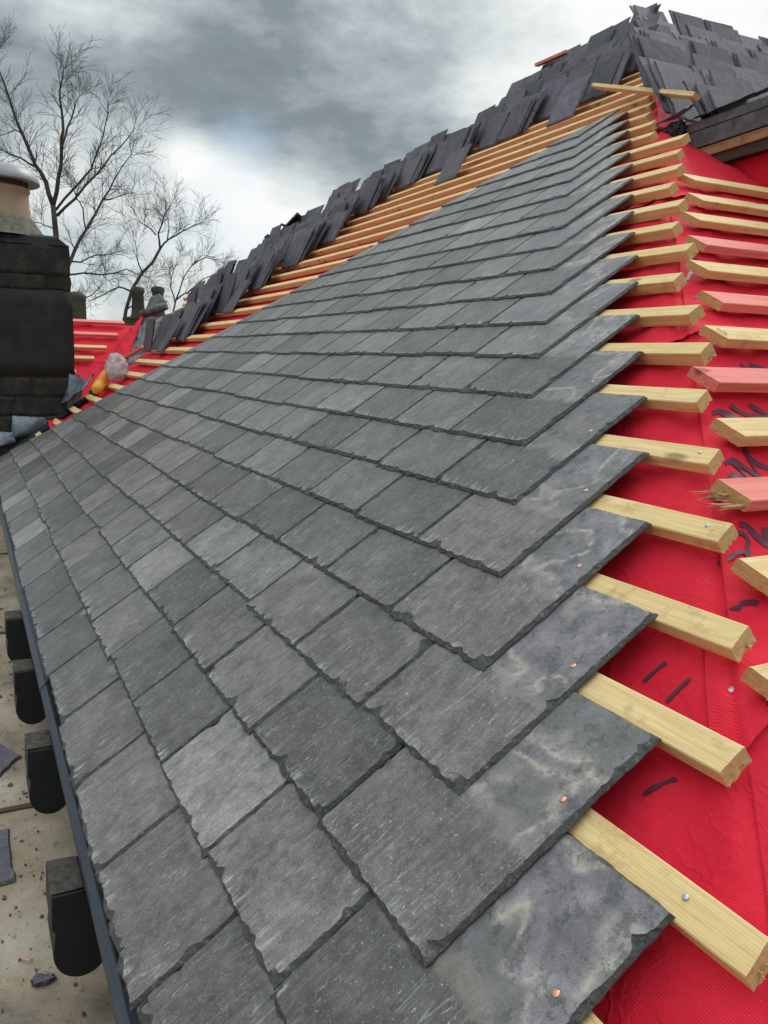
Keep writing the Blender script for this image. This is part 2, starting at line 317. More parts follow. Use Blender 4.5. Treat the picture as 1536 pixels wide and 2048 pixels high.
bm = bmesh.new(); box(bm, -4 * G, 45.5 * G, .32 * G, 30 * G, -7, -.62 * G)
tag(link('house_wall', bm, simple('dark_stone_wall', (.035, .03, .025), .9, nscale=6, var=.6, bump=.8, bd=.02)), 'dark sooty stone wall under the eaves of the slated roof', 'wall')
# rear slopes of the roof (behind the ridge and the far edge)
bm = bmesh.new(); rows = []
edge = [P(uleft(v), v, -.3) for v in (15.9, 18.9, 22.2, 25, 27.4, 31.5, 34.5, 35.3)] + [P(hip(VT), VT, -.3) + Vector((0, 16 * G, 0))]
for k in range(2): rows.append([p + Vector((-22 * G, 4 * G, -26 * G)) * k for p in edge])
grid(bm, rows); tag(link('rear_roof_slope', bm, simple('rear_slates', (.07, .07, .075), .7)), 'far side of the roof falling away behind the ridge', 'roof slope')
# ---------------------------------------------------------------- red membrane over the rafters
N1 = Vector((0, -st, ct))
def mem(v, t, lift=0.):
    h = P(hip(v), v, -.29); p = h + (Vector((t * G, 0, 0)) if t < 0 else Vector((0, t * G, 0)))
    w = max(0., min(1., (t + .45) / .9)); w = w * w * (3 - 2 * w); N = (N1 * (1 - w) + NR * w).normalized()
    u = hip(v) + t if t < 0 else t
    q = Vector((v * .55, t * .8 + 3.1, 1.7)); a = noise.noise(q) * .5 + noise.noise(q * 2.3) * .25
    fold = noise.noise(Vector((v * .35 + t * .55, t * 1.9 - v * .25, 4.2)))
    off = -.07 + .035 * a + .05 * max(0, fold - .1) * 2 * math.exp(-(t / 3.) ** 2)
    e_ = min(1., max(0., (abs(t) - .1) / .9)); off -= .045 * math.sin(math.pi * (v - .1)) ** 2 * e_
    off += .05 * noise.noise(Vector((v * 1.4 + t, t * 2.2 - v * .6, 7.7))) * math.exp(-(t / 1.6) ** 2)
    off -= .03 * math.sin(math.pi * u / 2.6) ** 2
    off = min(off, .012) - .10 * math.exp(-(t / .4) ** 2) - .03
    return p + N * (off + lift) * G
vs = []; v = -.05
while v < VT: vs.append(v); v += .11 if v < 13 else .3
vs.append(VT)
tl = [-(i / 64.) ** 1.8 for i in range(64, 0, -1)]; tr = [12 * (i / 46.) ** 1.5 for i in range(0, 47)]
rows, uvs = [], []
for v in vs:
    wl = hip(v) - uleft(v); ts = [a * wl for a in tl] + tr
    rows.append([mem(v, t) for t in ts]); uvs.append([((hip(v) + t) * G, v * G) if t < 0 else ((hip(v)) * G + t * G, v * G * 1.1) for t in ts])
bm = bmesh.new(); grid(bm, rows, uvs=uvs); memb = smooth(link('roof_membrane', bm, M_ME))
tag(memb, 'bright red breather membrane stretched over the rafters and hip with dark printed marks', 'roof membrane')
DEC = [([(8.47,0.28),(8.48,0.33),(8.48,0.37),(8.49,0.4),(8.47,0.43),(8.45,0.47),(8.43,0.51),(8.4,0.55),(8.37,0.58),(8.34,0.62),(8.31,0.64),(8.29,0.67),(8.26,0.69),(8.24,0.72),(8.22,0.74),(8.2,0.78),(8.19,0.84),(8.19,0.9),(8.18,0.95),(8.17,1.06),(8.15,1.16),(8.14,1.26),(8.13,1.33),(8.11,1.4),(8.1,1.46)],[(8.56,0.29),(8.56,0.33),(8.57,0.37),(8.58,0.43),(8.55,0.48),(8.53,0.52),(8.5,0.56),(8.47,0.6),(8.44,0.64),(8.41,0.68),(8.38,0.7),(8.35,0.73),(8.33,0.75),(8.31,0.77),(8.29,0.8),(8.28,0.81),(8.27,0.87),(8.27,0.92),(8.26,0.98),(8.25,1.08),(8.24,1.19),(8.22,1.29),(8.21,1.36),(8.2,1.43),(8.18,1.5)]),
([(8.49,0.39),(8.45,0.43),(8.41,0.47),(8.38,0.5),(8.33,0.53),(8.27,0.55),(8.22,0.58)],[(8.54,0.44),(8.5,0.47),(8.46,0.51),(8.42,0.55),(8.37,0.58),(8.31,0.61),(8.26,0.64)]),
([(8.59,0.58),(8.55,0.61),(8.52,0.65),(8.48,0.69),(8.46,0.74),(8.44,0.78),(8.41,0.82),(8.4,0.91),(8.38,1),(8.37,1.08),(8.35,1.15),(8.33,1.23),(8.31,1.3)],[(8.66,0.64),(8.62,0.67),(8.59,0.71),(8.55,0.75),(8.54,0.78),(8.52,0.82),(8.5,0.86),(8.48,0.94),(8.47,1.03),(8.45,1.12),(8.43,1.19),(8.41,1.27),(8.39,1.34)]),
([(8.61,0.95),(8.58,1),(8.54,1.05),(8.51,1.1),(8.46,1.17),(8.4,1.23),(8.34,1.3)],[(8.68,1),(8.65,1.05),(8.62,1.1),(8.58,1.16),(8.52,1.23),(8.46,1.29),(8.4,1.36)]),
([(7.59,0.34),(7.6,0.37),(7.6,0.41),(7.61,0.43),(7.6,0.45),(7.58,0.49),(7.56,0.52),(7.54,0.55),(7.51,0.59),(7.48,0.62),(7.46,0.66),(7.43,0.69),(7.4,0.72),(7.37,0.77),(7.34,0.82),(7.3,0.86)],[(7.66,0.34),(7.67,0.37),(7.67,0.4),(7.68,0.45),(7.66,0.49),(7.64,0.53),(7.63,0.57),(7.6,0.6),(7.57,0.64),(7.54,0.67),(7.51,0.71),(7.49,0.74),(7.46,0.77),(7.43,0.82),(7.39,0.87),(7.36,0.91)]),
([(7.36,0.91),(7.41,0.88),(7.45,0.85),(7.5,0.82),(7.57,0.8),(7.63,0.77),(7.7,0.74),(7.75,0.73),(7.79,0.71),(7.83,0.69)],[(7.34,0.87),(7.38,0.84),(7.43,0.81),(7.48,0.78),(7.55,0.76),(7.61,0.73),(7.68,0.71),(7.72,0.69),(7.77,0.67),(7.81,0.65)]),
([(7.81,0.64),(7.76,0.67),(7.71,0.7),(7.65,0.73),(7.61,0.79),(7.58,0.83),(7.55,0.88),(7.52,0.93),(7.49,0.98),(7.47,1.02)],[(7.86,0.71),(7.8,0.74),(7.75,0.77),(7.7,0.79),(7.68,0.83),(7.64,0.88),(7.61,0.93),(7.58,0.98),(7.56,1.02),(7.53,1.07)]),
([(7.6,0.4),(7.57,0.44),(7.53,0.47),(7.5,0.51),(7.46,0.54),(7.41,0.57),(7.37,0.6),(7.32,0.64),(7.26,0.68),(7.21,0.72)],[(7.64,0.43),(7.61,0.47),(7.57,0.51),(7.53,0.55),(7.49,0.58),(7.44,0.61),(7.4,0.64),(7.35,0.68),(7.29,0.72),(7.24,0.76)]),
([(7.14,0.23),(7.18,0.25),(7.22,0.26),(7.26,0.27),(7.29,0.29),(7.32,0.32),(7.34,0.34),(7.35,0.36),(7.36,0.39),(7.37,0.4),(7.36,0.42),(7.35,0.45),(7.34,0.47),(7.32,0.49),(7.29,0.51),(7.26,0.53),(7.25,0.53),(7.23,0.54),(7.21,0.55)],[(7.16,-0.03),(7.21,-0.02),(7.25,-0),(7.29,0.2),(7.33,0.23),(7.36,0.25),(7.4,0.29),(7.42,0.33),(7.44,0.37),(7.46,0.42),(7.44,0.46),(7.42,0.49),(7.41,0.53),(7.37,0.56),(7.34,0.58),(7.31,0.6),(7.29,0.61),(7.27,0.62),(7.25,0.63)]),
([(7.13,-0.01),(7.11,0.22),(7.1,0.27),(7.1,0.32)],[(7.18,0.19),(7.17,0.24),(7.17,0.29),(7.16,0.34)]),
([(6.72,0.39),(6.71,0.42),(6.71,0.46),(6.7,0.49),(6.68,0.5),(6.66,0.52),(6.63,0.55),(6.61,0.56),(6.58,0.58),(6.56,0.6),(6.55,0.61),(6.53,0.62),(6.51,0.64),(6.48,0.67),(6.46,0.7),(6.43,0.73)],[(6.79,0.41),(6.78,0.45),(6.78,0.48),(6.76,0.53),(6.73,0.57),(6.7,0.59),(6.67,0.61),(6.65,0.63),(6.62,0.65),(6.6,0.67),(6.58,0.68),(6.57,0.69),(6.56,0.7),(6.53,0.73),(6.51,0.76),(6.48,0.79)]),
([(6.69,0.71),(6.61,0.7),(6.54,0.68),(6.46,0.67)],[(6.68,0.81),(6.61,0.8),(6.53,0.78),(6.46,0.77)]),
([(6.63,0.33),(6.62,0.37),(6.61,0.41),(6.6,0.44),(6.58,0.44),(6.56,0.45),(6.55,0.46),(6.53,0.45),(6.5,0.44),(6.47,0.42),(6.43,0.42),(6.39,0.41),(6.35,0.4),(6.31,0.43),(6.29,0.45),(6.26,0.48),(6.24,0.53),(6.22,0.59),(6.2,0.64)],[(6.68,0.35),(6.67,0.39),(6.66,0.44),(6.64,0.49),(6.61,0.5),(6.58,0.51),(6.55,0.52),(6.51,0.51),(6.49,0.5),(6.46,0.48),(6.43,0.48),(6.39,0.47),(6.36,0.46),(6.35,0.48),(6.32,0.5),(6.3,0.52),(6.29,0.56),(6.27,0.62),(6.25,0.67)]),
([(6.33,-0.06),(6.37,-0.01),(6.37,0.22),(6.39,0.26),(6.39,0.3),(6.39,0.34),(6.39,0.38),(6.38,0.38),(6.36,0.39),(6.35,0.41)],[(6.38,-0.08),(6.41,-0.04),(6.42,0.19),(6.44,0.25),(6.44,0.3),(6.44,0.35),(6.44,0.4),(6.42,0.43),(6.4,0.45),(6.39,0.46)]),
([(5.86,-0.02),(5.86,0.2),(5.87,0.24),(5.89,0.26),(5.89,0.3),(5.88,0.34),(5.88,0.37),(5.87,0.39),(5.86,0.42),(5.84,0.44)],[(5.89,-0.04),(5.92,-0.01),(5.92,0.21),(5.94,0.25),(5.94,0.3),(5.93,0.34),(5.93,0.39),(5.91,0.43),(5.9,0.45),(5.88,0.48)]),
([(5.55,0.44),(5.55,0.51),(5.54,0.57),(5.53,0.64)],[(5.63,0.46),(5.62,0.52),(5.61,0.59),(5.6,0.66)]),
([(9.37,0.8),(9.34,0.86),(9.31,0.93),(9.28,0.99),(9.25,1.05),(9.23,1.11),(9.2,1.17),(9.18,1.22),(9.16,1.26),(9.14,1.31)],[(9.47,0.85),(9.44,0.91),(9.41,0.98),(9.38,1.05),(9.35,1.11),(9.32,1.17),(9.3,1.22),(9.28,1.27),(9.26,1.31),(9.24,1.36)]),
([(9.53,0.99),(9.47,1.04),(9.42,1.08),(9.37,1.13),(9.31,1.18),(9.25,1.23),(9.19,1.28)],[(9.59,1.04),(9.53,1.09),(9.48,1.13),(9.42,1.18),(9.36,1.23),(9.3,1.28),(9.24,1.33)]),
([(9.51,1.17),(9.48,1.22),(9.46,1.27),(9.43,1.32),(9.39,1.39),(9.35,1.46),(9.31,1.53)],[(9.62,1.23),(9.6,1.28),(9.57,1.33),(9.55,1.39),(9.5,1.46),(9.46,1.53),(9.42,1.6)]),
([(9.25,0.77),(9.23,0.8),(9.2,0.83),(9.18,0.86)],[(9.33,0.83),(9.31,0.85),(9.28,0.88),(9.26,0.91)]),
([(11.86,0.6),(11.89,0.65),(11.92,0.7),(11.95,0.73),(11.92,0.79),(11.89,0.86),(11.86,0.92),(11.83,0.95),(11.81,0.99),(11.78,1.03)],[(11.96,0.59),(11.99,0.64),(12.02,0.69),(12.06,0.76),(12.03,0.83),(11.99,0.9),(11.96,0.97),(11.93,1),(11.91,1.04),(11.89,1.07)]),
([(12.32,0.32),(12.39,0.36),(12.46,0.4),(12.52,0.43),(12.55,0.46),(12.59,0.5),(12.63,0.53)],[(12.39,0.26),(12.46,0.3),(12.53,0.34),(12.62,0.38),(12.66,0.43),(12.7,0.46),(12.75,0.5)]),
([(11.91,0.24),(11.97,0.27),(12.03,0.3),(12.08,0.32),(12.08,0.33),(12.1,0.36),(12.11,0.39)],[(11.93,-0.02),(12.03,0.2),(12.1,0.23),(12.18,0.27),(12.22,0.32),(12.24,0.35),(12.26,0.39)]),
([(11.27,0.3),(11.3,0.36),(11.33,0.41),(11.35,0.47),(11.34,0.51),(11.34,0.57),(11.33,0.62)],[(11.35,0.29),(11.38,0.35),(11.41,0.41),(11.44,0.47),(11.43,0.54),(11.42,0.59),(11.41,0.64)]),
([(4.83,-1.14),(4.91,-1.05),(5,-0.95),(5.08,-0.85)],[(4.84,-1.17),(4.93,-1.07),(5.01,-0.97),(5.1,-0.88)]),
([(4.76,-0.89),(4.85,-0.79),(4.94,-0.69),(5.03,-0.59)],[(4.77,-0.92),(4.86,-0.82),(4.96,-0.71),(5.05,-0.61)]),
([(3.96,-1.14),(4.04,-1.03),(4.13,-0.92),(4.21,-0.8)],[(3.97,-1.16),(4.06,-1.05),(4.14,-0.94),(4.23,-0.82)]),
([(5.22,-0.42),(5.22,-0.39),(5.22,-0.36),(5.22,-0.33)],[(5.25,-0.4),(5.25,-0.37),(5.26,-0.34),(5.26,-0.32)]),
([(5.57,0.46),(5.56,0.51),(5.56,0.55),(5.55,0.59)],[(5.63,0.47),(5.63,0.52),(5.62,0.56),(5.62,0.6)])]
def decal(l, r, name='printed_mark'):
    bm = bmesh.new(); rows = []
    for a, b in zip(l, r):
        n_ = 5; rows.append([mem(a[0] + (b[0] - a[0]) * k / n_, a[1] + (b[1] - a[1]) * k / n_, .012) for k in range(n_ + 1)])
    grid(bm, rows); return link(name, bm, M_PR, memb)
for l, r in DEC: decal(l, r)
for k in range(26):      # printed dashes along the sheet courses
    v0 = [13.3, 14.3, 15.2, 9.4, 3.2][k % 5] ; t0 = -1.2 - .9 * (k // 5) * U(.8, 1.2)
    decal([(v0 + .07 * i, t0 + .08 * i) for i in range(5)], [(v0 + .07 * i, t0 + .05 + .08 * i) for i in range(5)])
# laps: an upper sheet dressed over the lower one
def lap(edge, w, name='membrane_lap'):
    bm = bmesh.new(); rows = []
    n_ = 26
    for k in range(7):
        r = []
        for i in range(n_ + 1):
            s_ = i / n_ * (len(edge) - 1); j = min(int(s_), len(edge) - 2); f = s_ - j
            v = edge[j][0] * (1 - f) + edge[j + 1][0] * f; t = edge[j][1] * (1 - f) + edge[j + 1][1] * f
            curl = (.05 + .05 * noise.noise(Vector((i * .3, w, 1)))) * (1 - k / 6) ** 2
            r.append(mem(v + w * k / 6, t, .015 + curl if k < 6 else -.01))
        rows.append(r)
    uvs = [[(i * .011, k * .02) for i in range(n_ + 1)] for k in range(7)]
    grid(bm, rows, uvs=uvs); return smooth(link(name, bm, M_ME, memb))
lap([(4.6, -.42), (4.66, -.25), (4.79, .1), (4.95, .6), (5.0, 2.5)], .9)
lap([(9.5, -1.8), (9.89, -.4), (10.12, -.1), (10.24, .15), (10.25, 1.2), (10.1, 3)], .7)
lap([(14.9, -1.5), (15.4, -.2), (15.6, .5), (15.2, 2)], .6)
def nail(name, mw, m, parent=None, r=.0055):
    bm = bmesh.new(); lathe(bm, [(.0, .0016), (r * .7, .0014), (r, .0006), (r, -.0005), (r * .3, -.001), (r * .28, -.012)], 14); return link(name, bm, m, parent, mw)
o = nail('clout_nail', TM(mem(5.16, -.13 - .0, .02), M_MAIN), M_GAL, r=.0065); tag(o, 'large galvanised nail head in the red membrane right of the fifth batten', 'nail')
# ---------------------------------------------------------------- battens
def batten_mesh(L, w, h, rough0=True, rough1=True, seed=0, skew0=0., skew1=0.):
    rs = random.Random(seed); bm = bmesh.new(); b = .0022
    sec = []
    def side(p0, p1, k):
        for i in range(k): f = i / k; sec.append((p0[0] + (p1[0] - p0[0]) * f, p0[1] + (p1[1] - p0[1]) * f))
    side((b, 0), (w - b, 0), 5); side((w - b, 0), (w, -b), 1); side((w, -b), (w, -h + b), 3); side((w, -h + b), (w - b, -h), 1)
    side((w - b, -h), (b, -h), 8); side((b, -h), (0, -h + b), 1); side((0, -h + b), (0, -b), 3); side((0, -b), (b, 0), 1)
    st_ = [0, .012, .03] + [.03 + (L - .06) * i / max(2, int(L / .12)) for i in range(1, max(2, int(L / .12)))] + [L - .03, L - .012, L]
    bow = rs.uniform(-.0025, .0025); rings = []
    for i, x in enumerate(st_):
        r = []
        for (y, z) in sec:
            xx = x
            if i == 0: xx += (rs.uniform(-.0012, .0006) if rough0 else 0) + skew0 * (y - w / 2)
            if i == len(st_) - 1: xx += (rs.uniform(-.0006, .0016) * (2.2 if z < -h * .9 else .5) if rough1 else 0) + skew1 * (y - w / 2)
            if i in (1, len(st_) - 2): xx += (skew0 if i == 1 else skew1) * (y - w / 2)
            r.append(Vector((xx, y + bow * math.sin(math.pi * x / L) + rs.uniform(-.0004, .0004), z + rs.uniform(-.0004, .0004))))
        rings.append(r)
    vr = [[bm.verts.new(p) for p in r] for r in rings]; n_ = len(sec)
    for i in range(len(vr) - 1):
        for k in range(n_): bm.faces.new((vr[i][k], vr[i + 1][k], vr[i + 1][(k + 1) % n_], vr[i][(k + 1) % n_]))
    for r, flip in ((vr[0], False), (vr[-1], True)):
        c = bm.verts.new(sum((q.co for q in r), Vector()) / n_)
        for k in range(n_):
            f = (c, r[k], r[(k + 1) % n_]); f = bm.faces.new(f if flip is False else f[::-1]); f.material_index = 1
    return bm
def splinters(parent, L, w, h, n_=5, ln=.02, m=None, at1=True, seed=0, spread=1.):
    rs = random.Random(seed); bm = bmesh.new()
    for i in range(n_):
        y = rs.uniform(.1, .9) * w; z = -h * rs.uniform(.55, 1) * spread; l = ln * rs.uniform(.4, 1.2); r = .0012 + .0022 * rs.random() * (1 + (ln > .04))
        s_ = 1 if at1 else -1; x0 = L if at1 else 0
        tube(bm, [(x0 - s_ * .02, y, z), (x0 + s_ * l * .5, y + rs.uniform(-.002, .002), z + rs.uniform(-.001, .002)), (x0 + s_ * l, y + rs.uniform(-.005, .005), z + rs.uniform(-.003, .006))], [r, r * .7, .0002], 5)
    return link('splinter', bm, m or M_WE, parent)
BW, BH = .27 * G, .155 * G
ENDS = {3: 40.08, 4: 39.12, 5: 38.44, 6: 37.48, 7: 36.55, 8: 35.56, 9: 34.79, 10: 33.8, 11: 32.61, 12: 32.02, 13: 30.85, 14: 30.14, 15: 29.0, 16: 28.36, 17: 27.5, 18: 26.81}
grp = 'pale battens across the main slope'
for k in range(1, 35):
    ue = ENDS.get(k, hip(k + .57) - .15 + U(-.2, .15)) if k > 2 else hip(k) + .1
    vv = k + .31 + U(-.02, .02); ul = uleft(vv) + .35
    if 5 <= k < 9: ul = max(ul, -1.2 - .2 * k * 0) if k < 8 else -1.1
    if k in (8, 9, 10): ul = {8: -.9, 9: -1.1, 10: -1.2}[k]
    if k > 27: ul += .3
    L = (ue - ul) * G
    if L < .1: continue
    h = BH * U(.95, 1.05) * (1 if k < 9 else 1.28)
    o = link('batten', batten_mesh(L, BW, h, seed=k, skew1=U(-.25, .1) if k > 3 else -.12), [M_WD, M_WE], None, TM(P(ul, vv, -.165), M_MAIN))
    tag(o, f'pale timber batten across the main slope, {ordw(k)} up from the eaves', 'batten', grp)
    if k < 13: splinters(o, L, BW, h, 4 if k in (3, 5) else 2, .009, seed=k)
    for q in ([(7, 36.34), (6, 37.25), (3, 39.53)]):
        if q[0] == k: nail('nail', Matrix.Translation(((q[1] - ul) * G, BW * .6, .001)), M_GAL, o, .0045)
    if k == 6 or k == 4:
        pass
SIDE = {5.13: (.23, 0), 6.11: (.3, 0), 7.08: (.2, 1), 8.02: (.31, 0), 9.01: (.06, 1), 10.: (.39, 0), 10.99: (.48, 1), 12.01: (.31, 0), 13.: (.4, 1), 14.08: (.37, 0), 15.14: (.6, 0), 16.28: (.5, 0), 4.1: (.95, 0), 3.05: (1.25, 1), 2.0: (1.2, 0)}
SW, SH = .37 * G, .15 * G
for kk, (v, (d, red)) in enumerate(sorted(SIDE.items())):
    hp = P(hip(v), v, -.13); y0 = d * G; y1 = (17.45 * G - hp.y) if v > 11.5 else 12 * G
    if v > 16: y1 = 17.3 * G - hp.y
    L = y1 - y0; org = hp + Vector((0, y0, 0)) - M_SIDE @ Vector((0, SW, 0))
    sk = U(.35, .6) * -1
    o = link('side_batten', batten_mesh(L, SW, SH, seed=50 + kk, skew0=-.45), [M_WR if red else M_WD, M_WR if (red and v > 9 and v < 9.5) else M_WE], None, TM(org, M_SIDE))
    tag(o, f'{"red stained" if red else "pale"} batten beyond the hip on the right slope, {ordw(kk + 1)} from the bottom', 'batten', 'battens on the slope right of the hip')
    if abs(v - 7.08) < .01: splinters(o, L, SW, SH, 13, .085, M_WE, False, 5, .95)
    elif v < 13: splinters(o, L, SW, SH, 2, .010, M_WE, False, kk)
    if abs(v - 10) < .01:
        bm = bmesh.new(); tube(bm, [(.018, .052, .0005), (.019, .052, .004), (.026, .028, .0045), (.03, .025, .0005)], .0014, 6); link('staple', bm, M_GAL, o)
# ---------------------------------------------------------------- slates
def slate_bm(w, L, t=.008, step=.008, clip=None, chip=1., seed=0, rag_head=True):
    rs = random.Random(seed); sd_ = rs.uniform(0, 99)
    poly = [(0, 0, 'T'), (w, 0, 'R'), (w, L, 'H'), (0, L, 'L')]
    if clip:                                    # keep x >= a + b*y
        a, b = clip; out = []
        for i in range(len(poly)):
            p, q = poly[i], poly[(i + 1) % len(poly)]; fp, fq = p[0] - a - b * p[1], q[0] - a - b * q[1]
            if fp >= 0: out.append(p if fq >= 0 or fp == 0 else p)
            if (fp >= 0) != (fq >= 0):
                s_ = fp / (fp - fq); x, y = p[0] + (q[0] - p[0]) * s_, p[1] + (q[1] - p[1]) * s_
                out.append((x, y, 'C' if fp >= 0 else p[2]))
        poly = out
        if len(poly) < 3: return None
    cen = (sum(p[0] for p in poly) / len(poly), sum(p[1] for p in poly) / len(poly))
    pts = []; bites = [(rs.choice('TTTRRL'), rs.uniform(.05, .95), rs.uniform(.004, .016), rs.uniform(.004, .013)) for _ in range(rs.randint(2, 7))]
    brk = {k: rs.uniform(.008, .035) for k in ('TL', 'TR') if rs.random() < .42 * chip}
    for i in range(len(poly)):
        p, q = poly[i], poly[(i + 1) % len(poly)]; e = p[2]; d = (q[0] - p[0], q[1] - p[1]); l = math.hypot(*d)
        if l < 1e-5: continue
        k = max(1, int(l / step)); nx, ny = d[1] / l, -d[0] / l
        for j in range(k):
            f = j / k; x, y = p[0] + d[0] * f, p[1] + d[1] * f; s_ = l * f
            nn = noise.noise(Vector((x * 28 + sd_, y * 28, sd_))); n2 = noise.noise(Vector((x * 95, y * 95 + sd_, 3.)))
            wav = .003 * nn + .0018 * n2 if e != 'C' else 0
            if e == 'T': wav = .0055 * nn + .0035 * n2
            ins = .0028 + .006 * max(0, nn + .25) + .005 * max(0, n2 + .1)
            if e == 'T': ins = .0035 + .013 * max(0, nn + .15) * chip + .008 * max(0, n2 + .2)
            if e == 'R': ins *= 1.25
            for be, bp, bw_, bd_ in bites:
                if be == e:
                    q_ = math.exp(-((s_ - bp * l) / bw_) ** 2); ins += bd_ * q_; wav -= bd_ * .35 * q_
            if e == 'C': ins = .0012
            x += nx * wav; y += ny * wav
            for key, cx in (('TL', 0), ('TR', w)):
                if key in brk:
                    r_ = math.hypot(x - cx, y)
                    if r_ < brk[key]: ins += (brk[key] - r_) * .75
            pts.append([x, y, nx, ny, ins, i, s_, l])
    ids = sorted(set(q[5] for q in pts)); first = {a: [q for q in pts if q[5] == a][0][4] for a in ids}; last = {a: [q for q in pts if q[5] == a][-1][4] for a in ids}
    bm = bmesh.new(); n_ = len(pts)
    top, mid_, out_, bot = [], [], [], []
    for x, y, nx, ny, ins, e_, s_, l in pts:
        k_ = ids.index(e_); pi_ = last[ids[k_ - 1]]; ni_ = first[ids[(k_ + 1) % len(ids)]]
        tx, ty = x - nx * ins, y - ny * ins; dx, dy = -ny, nx
        sh = max(0, pi_ - s_) - max(0, ni_ - (l - s_)); tx += dx * sh; ty += dy * sh
        top.append(bm.verts.new((tx, ty, 0)))
        z1 = -t * rs.uniform(.28, .5); m_ = rs.uniform(.35, .65)
        mid_.append(bm.verts.new((x + (tx - x) * m_, y + (ty - y) * m_, z1)))
        out_.append(bm.verts.new((x, y, -t * rs.uniform(.7, .85)))); bot.append(bm.verts.new((x, y, -t)))
    f = bm.faces.new(top); f.material_index = 0
    for a_, b_ in ((top, mid_), (mid_, out_), (out_, bot)):
        for k in range(n_):
            q = bm.faces.new((a_[k], b_[k], b_[(k + 1) % n_], a_[(k + 1) % n_])); q.material_index = 1
    f = bm.faces.new(bot[::-1]); f.material_index = 1
    bmesh.ops.recalc_face_normals(bm, faces=bm.faces[:]); return bm
TONES = {'dark grey': (.74, .735, .73), 'mid grey': (1.03, 1.02, 1.01), 'pale grey': (1.42, 1.43, 1.40), 'green-grey': (1.22, 1.25, 1.15), 'purplish grey': (1.04, 1.0, 1.05), 'brown-grey': (.98, .96, .92)}
TK = ['dark grey'] * 7 + ['mid grey'] * 9 + ['pale grey'] * 2 + ['green-grey'] * 2 + ['purplish grey'] + ['brown-grey'] * 2
gl = 'slates nailed on the main slope'
for j in range(0, 22):
    uR = 40.547 - .965 * j + (U(-.04, .04) if j else .0); uL = .885 * j
    x = uR; idx = 0
    while x > uL - .05:
        idx += 1; w = 1.905 + U(-.07, .05); xl = x - w
        LL = 2.35 + U(-.03, .03); dist = 43 - x; step = .006 if dist < 8 else (.010 if dist < 16 else (.018 if dist < 26 else .03))
        ulat = .885 * (j)                    # raked cut line u = .885 v
        if xl - .885 * j < .35: xl = min(xl, .885 * j - .01); w = x - xl
        gap = .012 + U(0, .022)
        need = xl < .885 * (j + LL) + .02
        clip = ((.885 * j - xl) * G, .885) if need else None
        bm = slate_bm((w - gap) * G, LL * G, .0090, step, clip, 1., seed=j * 100 + idx)
        if bm and len(bm.faces):
            tl_ = TK[int(rnd() * len(TK))]
            dv = U(-.035, .035) if idx > 1 else 0
            m3 = M_MAIN @ Matrix.Rotation(-math.atan(.0515) + U(-.001, .001), 3, 'X') @ Matrix.Rotation(U(-.009, .009), 3, 'Z')
            o = link('roof_slate', bm, [M_SL, M_SE], None, TM(P(xl + gap / 2, j + dv, U(.0, .010)), m3 @ Matrix.Rotation(U(-.0028, .0028), 3, 'Y')))
            a = TONES[tl_]; f = U(.80, 1.25); o.color = (a[0] * f, a[1] * f, a[2] * f, 1)
            if j == 0: row = 'eaves course'
            else: row = f'{ordw(j)} course above the eaves course'
            tag(o, f'{tl_} slate, {ordw(idx)} from the hip end of the {row}', 'slate', gl)
            if idx == 1 and j > 0: nail('nail', Matrix.Translation(((w - .22) * G, 1.5 * G, .0004)), M_COP, o)
        else:
            if bm: bm.free()
        x = xl
        if xl <= .885 * j: break
# ---------------------------------------------------------------- loose slates stacked in leaning piles
VAR = []
for i in range(6):
    b1 = slate_bm(1.55 * G * (1 + .08 * math.sin(i)), 1.75 * G * (1 + .09 * math.cos(i * 2)), .0095, .02, None, 1.6, seed=900 + i)
    me = bpy.data.meshes.new('slate_blank'); b1.to_mesh(me); b1.free(); me.materials.append(M_SO); me.materials.append(M_SO); VAR.append(me)
VARP = []
for i in range(4):
    b1 = slate_bm(1.85 * G * (1 + .05 * math.sin(i)), 2.25 * G, .0095, .02, None, 1.6, seed=940 + i)
    me = bpy.data.meshes.new('slate_blank'); b1.to_mesh(me); b1.free(); me.materials.append(M_SO); me.materials.append(M_SO); VARP.append(me)
def loose(me, mw, label, grp_):
    o = bpy.data.objects.new('loose_slate', me); S.collection.objects.link(o); o.matrix_local = mw
    f = U(.7, 1.35); p_ = U(0, .08); o.color = (f * (1 + p_ * .3), f * (1 - p_ * .4), f * (1 + p_ * 1.2), 1)
    tag(o, label, 'slate', grp_); return o
FRONT = [(9, 2.9), (11, 3.9), (14, 5.0), (17, 5.4), (20, 4.6), (22, 5.4), (23.3, 7.0), (24.3, 10.4), (25.2, 14.4), (26.2, 18), (27.5, 16.6), (30, 14.6), (33, 11.8), (34.5, 10)]
rows_v = [9.3 + .98 * i for i in range(26)]
total = 0; pile = 0
